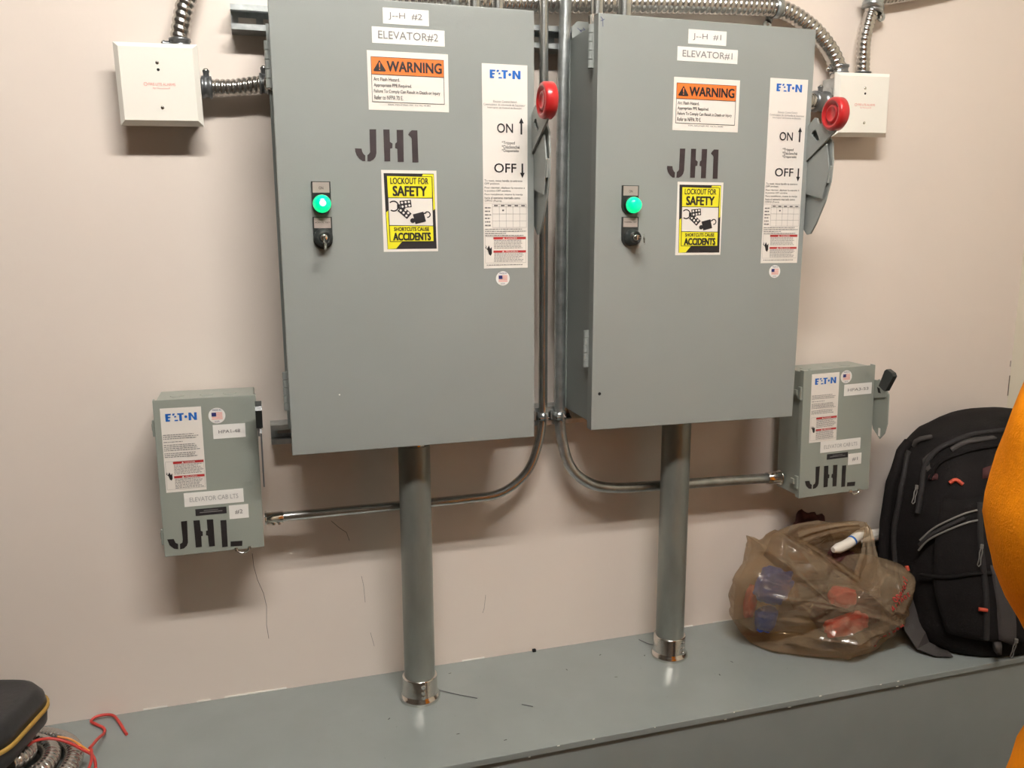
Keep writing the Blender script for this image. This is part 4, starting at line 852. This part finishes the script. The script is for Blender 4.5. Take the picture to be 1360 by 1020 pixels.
# red print on the film
from mathutils.bvhtree import BVHTree
bvh = BVHTree.FromPolygons(bag_verts, bag_faces)
def film_point(x, z):
    h = bvh.ray_cast(Vector((x-BO[0], -.6, z)), Vector((0, 1, 0)))
    return (h[0]+Vector((0, -.0008, 0))) if h[0] else None
def film_print(a, b, n, sz, seed):
    rg = random.Random(seed); k = MB(); d = Vector((b[0]-a[0], 0, b[1]-a[1])); L = d.length; d /= L; up = Vector((-d.z, 0, d.x))
    for i in range(n):
        c = Vector((a[0], 0, a[1]))+d*L*(i+.5)/n; st = []
        kind = rg.choice('OUIEM')
        if kind in 'OU': st = [(math.cos(t)*.5, math.sin(t)*.8) for t in [PI*(.6 if kind == 'U' else .5)+j*PI/6*(1 if kind == 'O' else .75) for j in range(13)]]
        elif kind == 'I': st = [(0, -.8), (0, .8)]
        elif kind == 'E': st = [(.4, .8), (-.4, .8), (-.4, 0), (.3, 0), (-.4, 0), (-.4, -.8), (.4, -.8)]
        else: st = [(-.5, -.8), (-.4, .8), (0, -.2), (.4, .8), (.5, -.8)]
        P_ = [film_point((c+d*q[0]*sz+up*q[1]*sz).x, (c+d*q[0]*sz+up*q[1]*sz).z) for q in st]
        P_ = [p for p in P_ if p]
        if len(P_) > 1: k.tube(P_, .0011, 5)
    if k.v: k.build('red_print', 'red_ink', bag)
film_print((1.217, .140), (1.266, .178), 7, .0062, 2)
film_print((1.210, .122), (1.262, .150), 6, .0050, 5)
film_print((1.204, .020), (1.254, .078), 8, .0058, 3)
# contents
def lump(name, m, lab, cat, c, sx, sy, sz, seed, rot=0, amp=.25):
    bm = bmesh.new(); bmesh.ops.create_icosphere(bm, subdivisions=4, radius=1)
    for v in bm.verts:
        q = v.co.copy(); d, _ = noise.voronoi(q*1.6+Vector((seed, 0, 0))); s_ = 1+(min(d[1]-d[0], .5)-.25)*amp*2+noise.noise(q*2+Vector((0, seed, 0)))*amp
        e = .7; v.co = Vector([math.copysign(abs(a)**e, a) for a in q])*s_*.9
    bmesh.ops.transform(bm, matrix=Matrix.Diagonal((sx, sy, sz, 1)), verts=bm.verts[:])
    bmesh.ops.rotate(bm, matrix=Matrix.Rotation(rot, 3, 'Y'), verts=bm.verts[:])
    zmin = min(v.co.z for v in bm.verts)
    o = MB().bm(bm, True).build(name, m); o.location = (c[0], c[1], max(c[2], .003-zmin)); tag(o, lab, cat); return o
lump('snack_packet', 'blue_pack', 'blue packet in the upper left of the brown plastic bag', 'packet', (.990, -.172, .160), .046, .016, .046, 1, .3, .15)
lump('snack_packet', 'blue_pack', 'blue packet at the lower left inside the brown plastic bag', 'packet', (.986, -.156, .078), .028, .014, .034, 5, .1, .15)
lump('snack_packet', 'red_pack', 'red packet low in the middle of the brown plastic bag', 'packet', (1.150, -.215, .068), .060, .016, .026, 2, -.1, .15)
lump('snack_packet', 'red_pack', 'red packet high in the middle of the brown plastic bag', 'packet', (1.130, -.220, .138), .038, .018, .024, 8, .2, .15)
lump('snack_packet', 'orange_tab', 'rust red packet against the left side of the brown plastic bag', 'packet', (.956, -.140, .115), .012, .016, .042, 4, .15, .15)
lump('food_box', 'maroon', 'dark brown box at the bottom of the plastic bag', 'box', (1.20, -.15, .06), .09, .045, .05, 6, .0, .12)
# maroon cloth behind the bag mouth
o = lump('dark_cloth', 'maroon', 'dark maroon cloth bundled behind the mouth of the plastic bag', 'cloth', (1.168, -.048, .150), .066, .026, .130, 9, 0, .16)
o = lump('dark_cloth', 'maroon', 'dark maroon cloth tucked in the mouth of the bag under the white tube', 'cloth', (1.205, -.115, .165), .045, .02, .034, 12, .2, .2)
# white tube with a blue band
t = empty('plastic_tube', 'white plastic tube with a blue band poking out of the bag mouth', 'tube', Matrix.Translation((1.166, -.135, .208)))
o0 = Vector((1.166, -.135, .208)); pth = spline([(1.166, -.135, .208), (1.19, -.132, .211), (1.215, -.128, .217), (1.245, -.118, .226), (1.275, -.108, .230)], .004)
m_ = len(pth)
MB().tube([p-o0 for p in pth], lambda i, a: .0115*(min(1, .55+i*.12)), 18).build('tube_body', 'pvc', t)
bpnt = pth[int(m_*.52)]-o0; bd = (pth[int(m_*.52)+1]-pth[int(m_*.52)-1]).normalized()
MB().lathe([(-.0025, .0119), (.0025, .0119)], bpnt, bd, 20).build('blue_band', 'blue_ink', t)
t = MB().lathe([(0, .0135), (.002, .0145), (.095, .0145)], (0, 0, 0), (1, 0, 0), 22).build('plastic_pipe', 'pvc'); t.location = (1.280, -.050, .191)
tag(t, 'white plastic pipe with faint red print between the bag and the backpack', 'pipe')
sh = Sheet(t, -.01452, 0, (0, 0))
sh.texts('pipe_print', [('PL  3M4', 52, 1, 78, 5)], 'pink_ink', t, 1)
t = MB().lathe([(0, .0110), (.095, .0110)], (0, 0, 0), (1, 0, 0), 18).build('grey_pipe', 'galv'); t.location = (1.280, -.030, .166); tag(t, 'grey pipe lying just under the white pipe behind the bag', 'pipe')

# ------------------------------------------------------------------ coil of flexible conduit, red wire, zip case
t = empty('conduit_coil', 'coil of flexible steel conduit lying at the left end of the trough', 'conduit coil', Matrix.Translation((-.505, -.175, 0)))
pts = []; N = 110
for i in range(N+1):
    a = 2.7+(i/N-1)*2*PI*2.55; q = i/N 
    pts.append(((.041+.088*q)*math.cos(a), (.039+.082*q)*math.sin(a), 0.0172+.030*(1-q)**1.3+.004*(1+math.sin(a*1.3))*(1-q)))
flex_tube(pts, .0160, .0085, 20).build('armour', 'flex', t)
k = MB().tube(spline([(.040, -.012, .058), (.056, .010, .066), (.080, .022, .060), (.105, .020, .050), (.128, .008, .040), (.149, -.006, .030), (.150, -.02, .008), (.12, -.03, .003), (.07, -.02, .003), (.036, -.02, .020), (.040, -.012, .058)], .004), .0026, 8)
k.tube(spline([(.145, .004, .038), (.150, -.030, .036), (.145, -.075, .030), (.135, -.12, .006)], .004), .0026, 8)
tie = k.build('wire_tie', 'redwire', None); tie.location = (-.505, -.175, 0); tag(tie, 'red wire wrapped around the coil of flexible conduit', 'wire')
k = MB().tube(spline([(.090, .024, .061), (.110, .022, .053), (.130, .010, .043), (.148, -.002, .033)], .004), .0018, 8).build('wire_strand', 'orange_wire', tie)
w_ = MB().tube(spline([(.006, -.040, .034), (.012, .0, .026), (.014, .042, .010), (.008, .070, .004), (-.010, .090, .004), (-.018, .098, .006), (-.010, .106, .009), (.006, .108, .009), (.020, .104, .007), (.032, .084, .005), (.046, .052, .003), (.052, .038, .003)], .004), .0028, 8).build('wire_tail', 'redwire', tie)
w_.location = (.1340, .0600-.004, 0)
w2 = MB().tube(spline([(0, 0, .003), (.02, .006, .006), (.04, -.004, .006), (.06, -.03, .004)], .004), .0035, 8).build('wire_tail', 'redwire', tie); w2.location = (.04, -.065, 0)
# black zip case resting on the coil
def rrect(w, d, rr, n=8):
    o_ = []
    for cx, cy, a0 in ((w/2-rr, d/2-rr, 0), (-w/2+rr, d/2-rr, PI/2), (-w/2+rr, -d/2+rr, PI), (w/2-rr, -d/2+rr, 1.5*PI)):
        o_ += [(cx+rr*math.cos(a0+PI/2*i/n), cy+rr*math.sin(a0+PI/2*i/n)) for i in range(n+1)]
    return o_
t = empty('zip_case', 'black hard shell case with an ochre zipper at the left end of the trough', 'case', Matrix.Translation((-.588, -.150, .070)) @ Matrix.Rotation(.02, 4, 'Y') @ Matrix.Rotation(-.25, 4, 'Z'))
def loft(levels, m, name, parent):
    vs = []; fs = []; n = None
    for (z, w, d, rr) in levels:
        o_ = rrect(w, d, rr); n = len(o_); vs += [(x, y, z) for x, y in o_]
    for i in range(len(levels)-1):
        for k_ in range(n): fs.append((i*n+k_, i*n+(k_+1) % n, (i+1)*n+(k_+1) % n, (i+1)*n+k_))
    fs += [tuple(range(n)), tuple(range((len(levels)-1)*n, len(levels)*n))]
    return MB().add(vs, fs, True).build(name, m, parent)
loft([(0, .255, .165, .04), (.003, .275, .185, .05), (.012, .29, .20, .055), (.038, .294, .204, .057)], 'case', 'lower_shell', t)
loft([(.044, .294, .204, .057), (.060, .288, .198, .055), (.074, .27, .18, .05), (.080, .25, .16, .042), (.079, .236, .146, .036), (.0785, .04, .03, .01)], 'case', 'lid', t)
loft([(.037, .296, .206, .058), (.0385, .301, .211, .060), (.0435, .301, .211, .060), (.045, .296, .206, .058)], 'yellow_zip', 'zipper', t)
MB().tube([(.070+.016*math.cos(a), .035+.016*math.sin(a), .0790) for a in [PI*.9+i*.2 for i in range(9)]], .0015, 6).build('embossed_mark', 'trim', t)
# pale crumpled scrap in the corner
lump('plastic_wrap', 'trim', 'pale grey crumpled plastic wrap in front of the black zip case', 'wrapper', (-.470, -.305, .012), .022, .016, .012, 3)

# ------------------------------------------------------------------ person in the orange fleece
def skin_mesh(name, m, nodes, edges, parent, sub=2, root=0, disp=0):
    me = D.meshes.new(name); me.from_pydata([Vector(n_[0]) for n_ in nodes], edges, [])
    o = D.objects.new(name, me); COL.objects.link(o); o.parent = parent
    md = o.modifiers.new('skin', 'SKIN'); md.use_smooth_shade = True
    for i, n_ in enumerate(nodes):
        sv = me.skin_vertices[0].data[i]; rr = n_[1] if m != 'shirt' else n_[1]*1.2; sv.radius = (rr, rr) if not isinstance(rr, tuple) else rr; sv.use_root = (i == root)
    sb = o.modifiers.new('sub', 'SUBSURF'); sb.levels = sub; sb.render_levels = sub
    if disp:
        tx = D.textures.new('folds', 'CLOUDS'); tx.noise_scale = .11; tx.noise_depth = 2
        dm = o.modifiers.new('folds', 'DISPLACE'); dm.texture = tx; dm.strength = disp; dm.mid_level = .5; dm.texture_coords = 'GLOBAL'
    bpy.context.view_layer.update(); dg = bpy.context.evaluated_depsgraph_get()
    me2 = D.meshes.new_from_object(o.evaluated_get(dg)); o.modifiers.clear(); o.data = me2; D.meshes.remove(me)
    me2.materials.clear(); me2.materials.append(M[m]); me2.polygons.foreach_set('use_smooth', [True]*len(me2.polygons))
    return o
PX, PY = .878, -1.220
per = empty('person', 'person in an orange fleece standing at the right edge, elbow bent towards the panels', 'person', Matrix.Translation((PX, PY, ZF)) @ Matrix.Rotation(-PI/3, 4, 'Z'))
def N(x, y, z, r_): return ((x, y, z), r_)      # metres from the point between the feet
body = [N(-.03, 0, .93, .135), N(-.01, .01, 1.10, .125), N(0, 0, 1.28, .15), N(0, 0, 1.40, .11), N(0, 0, 1.47, .055), N(0, .01, 1.53, .055), N(0, .02, 1.60, .085), N(0, .01, 1.69, .085),
        N(-.17, 0, 1.38, .065), N(-.235, -.02, 1.09, .045), N(-.13, .15, 1.03, .034), N(-.06, .22, 1.03, .028),
        N(.17, 0, 1.38, .065), N(.23, -.03, 1.10, .045), N(.20, .12, .92, .034), N(.19, .20, .88, .028),
        N(-.14, 0, .85, .095), N(-.13, .01, .48, .058), N(-.12, -.02, .09, .042), N(-.12, .13, .04, .035),
        N(.10, 0, .85, .095), N(.11, .01, .48, .058), N(.12, -.02, .09, .042), N(.12, .13, .04, .035)]
edges = [(0, 1), (1, 2), (2, 3), (3, 4), (4, 5), (5, 6), (6, 7), (3, 8), (8, 9), (9, 10), (10, 11), (3, 12), (12, 13), (13, 14), (14, 15), (0, 16), (16, 17), (17, 18), (18, 19), (0, 20), (20, 21), (21, 22), (22, 23)]
base = len(body)
def hand(root_i, p, fwd, side, up):
    """five unequal fingers rooted in the palm, slightly curled"""
    p, fwd, side, up = Vector(p), Vector(fwd).normalized(), Vector(side).normalized(), Vector(up).normalized()
    palm = len(body); body.append((tuple(p+fwd*.045), (.032, .018))); edges.append((root_i, palm))
    for k_, (o_, L) in enumerate(((-.030, .062), (-.010, .075), (.010, .070), (.029, .055))):
        a = len(body)
        body.append((tuple(p+fwd*.085+side*o_), .0095)); body.append((tuple(p+fwd*(.085+L*.5)+side*o_*1.1-up*.008), .0088)); body.append((tuple(p+fwd*(.085+L*.9)+side*o_*1.15-up*.028), .0078))
        edges.extend([(palm, a), (a, a+1), (a+1, a+2)])
    a = len(body); body.append((tuple(p+fwd*.04-side*.042-up*.006), .011)); body.append((tuple(p+fwd*.075-side*.055-up*.018), .0095)); edges.extend([(palm, a), (a, a+1)])
hand(11, (-.06, .22, 1.03), (.7, .7, 0), (0, 0, -1), (.7, -.7, 0)); hand(15, (.19, .20, .88), (-.1, .9, -.3), (0, .3, .9), (-1, 0, 0))
skin_mesh('body', 'skin', body, edges, per)
sw = [N(-.140, 0, .86, .182), N(-.03, 0, 1.04, .15), N(0, 0, 1.27, .165), N(0, 0, 1.38, .13), N(0, 0, 1.455, .075),
      N(-.17, 0, 1.37, .086), N(-.222, -.01, 1.24, .094), N(-.228, -.02, 1.09, .088), N(-.19, .06, 1.03, .072), N(-.13, .15, 1.03, .055),
      N(.17, 0, 1.375, .085), N(.215, -.015, 1.24, .078), N(.235, -.02, 1.12, .072), N(.215, .05, 1.02, .06), N(.203, .10, .94, .05), N(-.125, 0, .66, .172)]
sh_ = skin_mesh('fleece_top', 'shirt', sw, [(0, 1), (1, 2), (2, 3), (3, 4), (3, 5), (5, 6), (6, 7), (7, 8), (8, 9), (3, 10), (10, 11), (11, 12), (12, 13), (13, 14), (0, 15)], per, 3, 0, .030)
skin_mesh('trousers', 'jeans', [N(-.04, 0, .88, .150), N(-.13, 0, .80, .108), N(-.13, .01, .48, .078), N(-.12, -.01, .10, .066), N(.10, 0, .82, .108), N(.11, .01, .48, .078), N(.12, -.01, .10, .066)], [(0, 1), (1, 2), (2, 3), (0, 4), (4, 5), (5, 6)], per)
for sx in (-1, 1): MB().box(sx*.12-.045, sx*.12+.045, -.07, .19, .0, .085, .025).build('shoe', 'plastic', per)
bm = bmesh.new(); bmesh.ops.create_icosphere(bm, subdivisions=4, radius=1)
for v in bm.verts:
    v.co = Vector((v.co.x*.092, v.co.y*.105, v.co.z*.10))
bmesh.ops.delete(bm, geom=[v for v in bm.verts if v.co.y > .035 and v.co.z < .045 or v.co.z < -.06], context='VERTS')
MB().bm(bm, True).build('hair', 'hair', per).location = (0, .005, 1.67)
MB().lathe([(0, .011), (.012, .013), (.022, .008)], (0, .088, 1.625), (0, 1, -.35), 12).build('nose', 'skin', per)
for sx in (-1, 1):
    MB().lathe([(-.004, .002), (-.002, .008), (.003, .009)], (sx*.032, .098, 1.655), (0, 1, 0), 14).build('eye', 'paper', per)
    MB().lathe([(0, .004), (.001, .003)], (sx*.032, .1015, 1.655), (0, 1, 0), 10).build('pupil', 'ink', per)
    MB().lathe([(0, .018), (.006, .021), (.010, .014)], (sx*.088, .01, 1.64), (sx, -.3, 0), 14).build('ear', 'skin', per)
MB().box(-.022, .022, .098, .104, 1.578, 1.586, .002).build('mouth', 'red_pack', per)
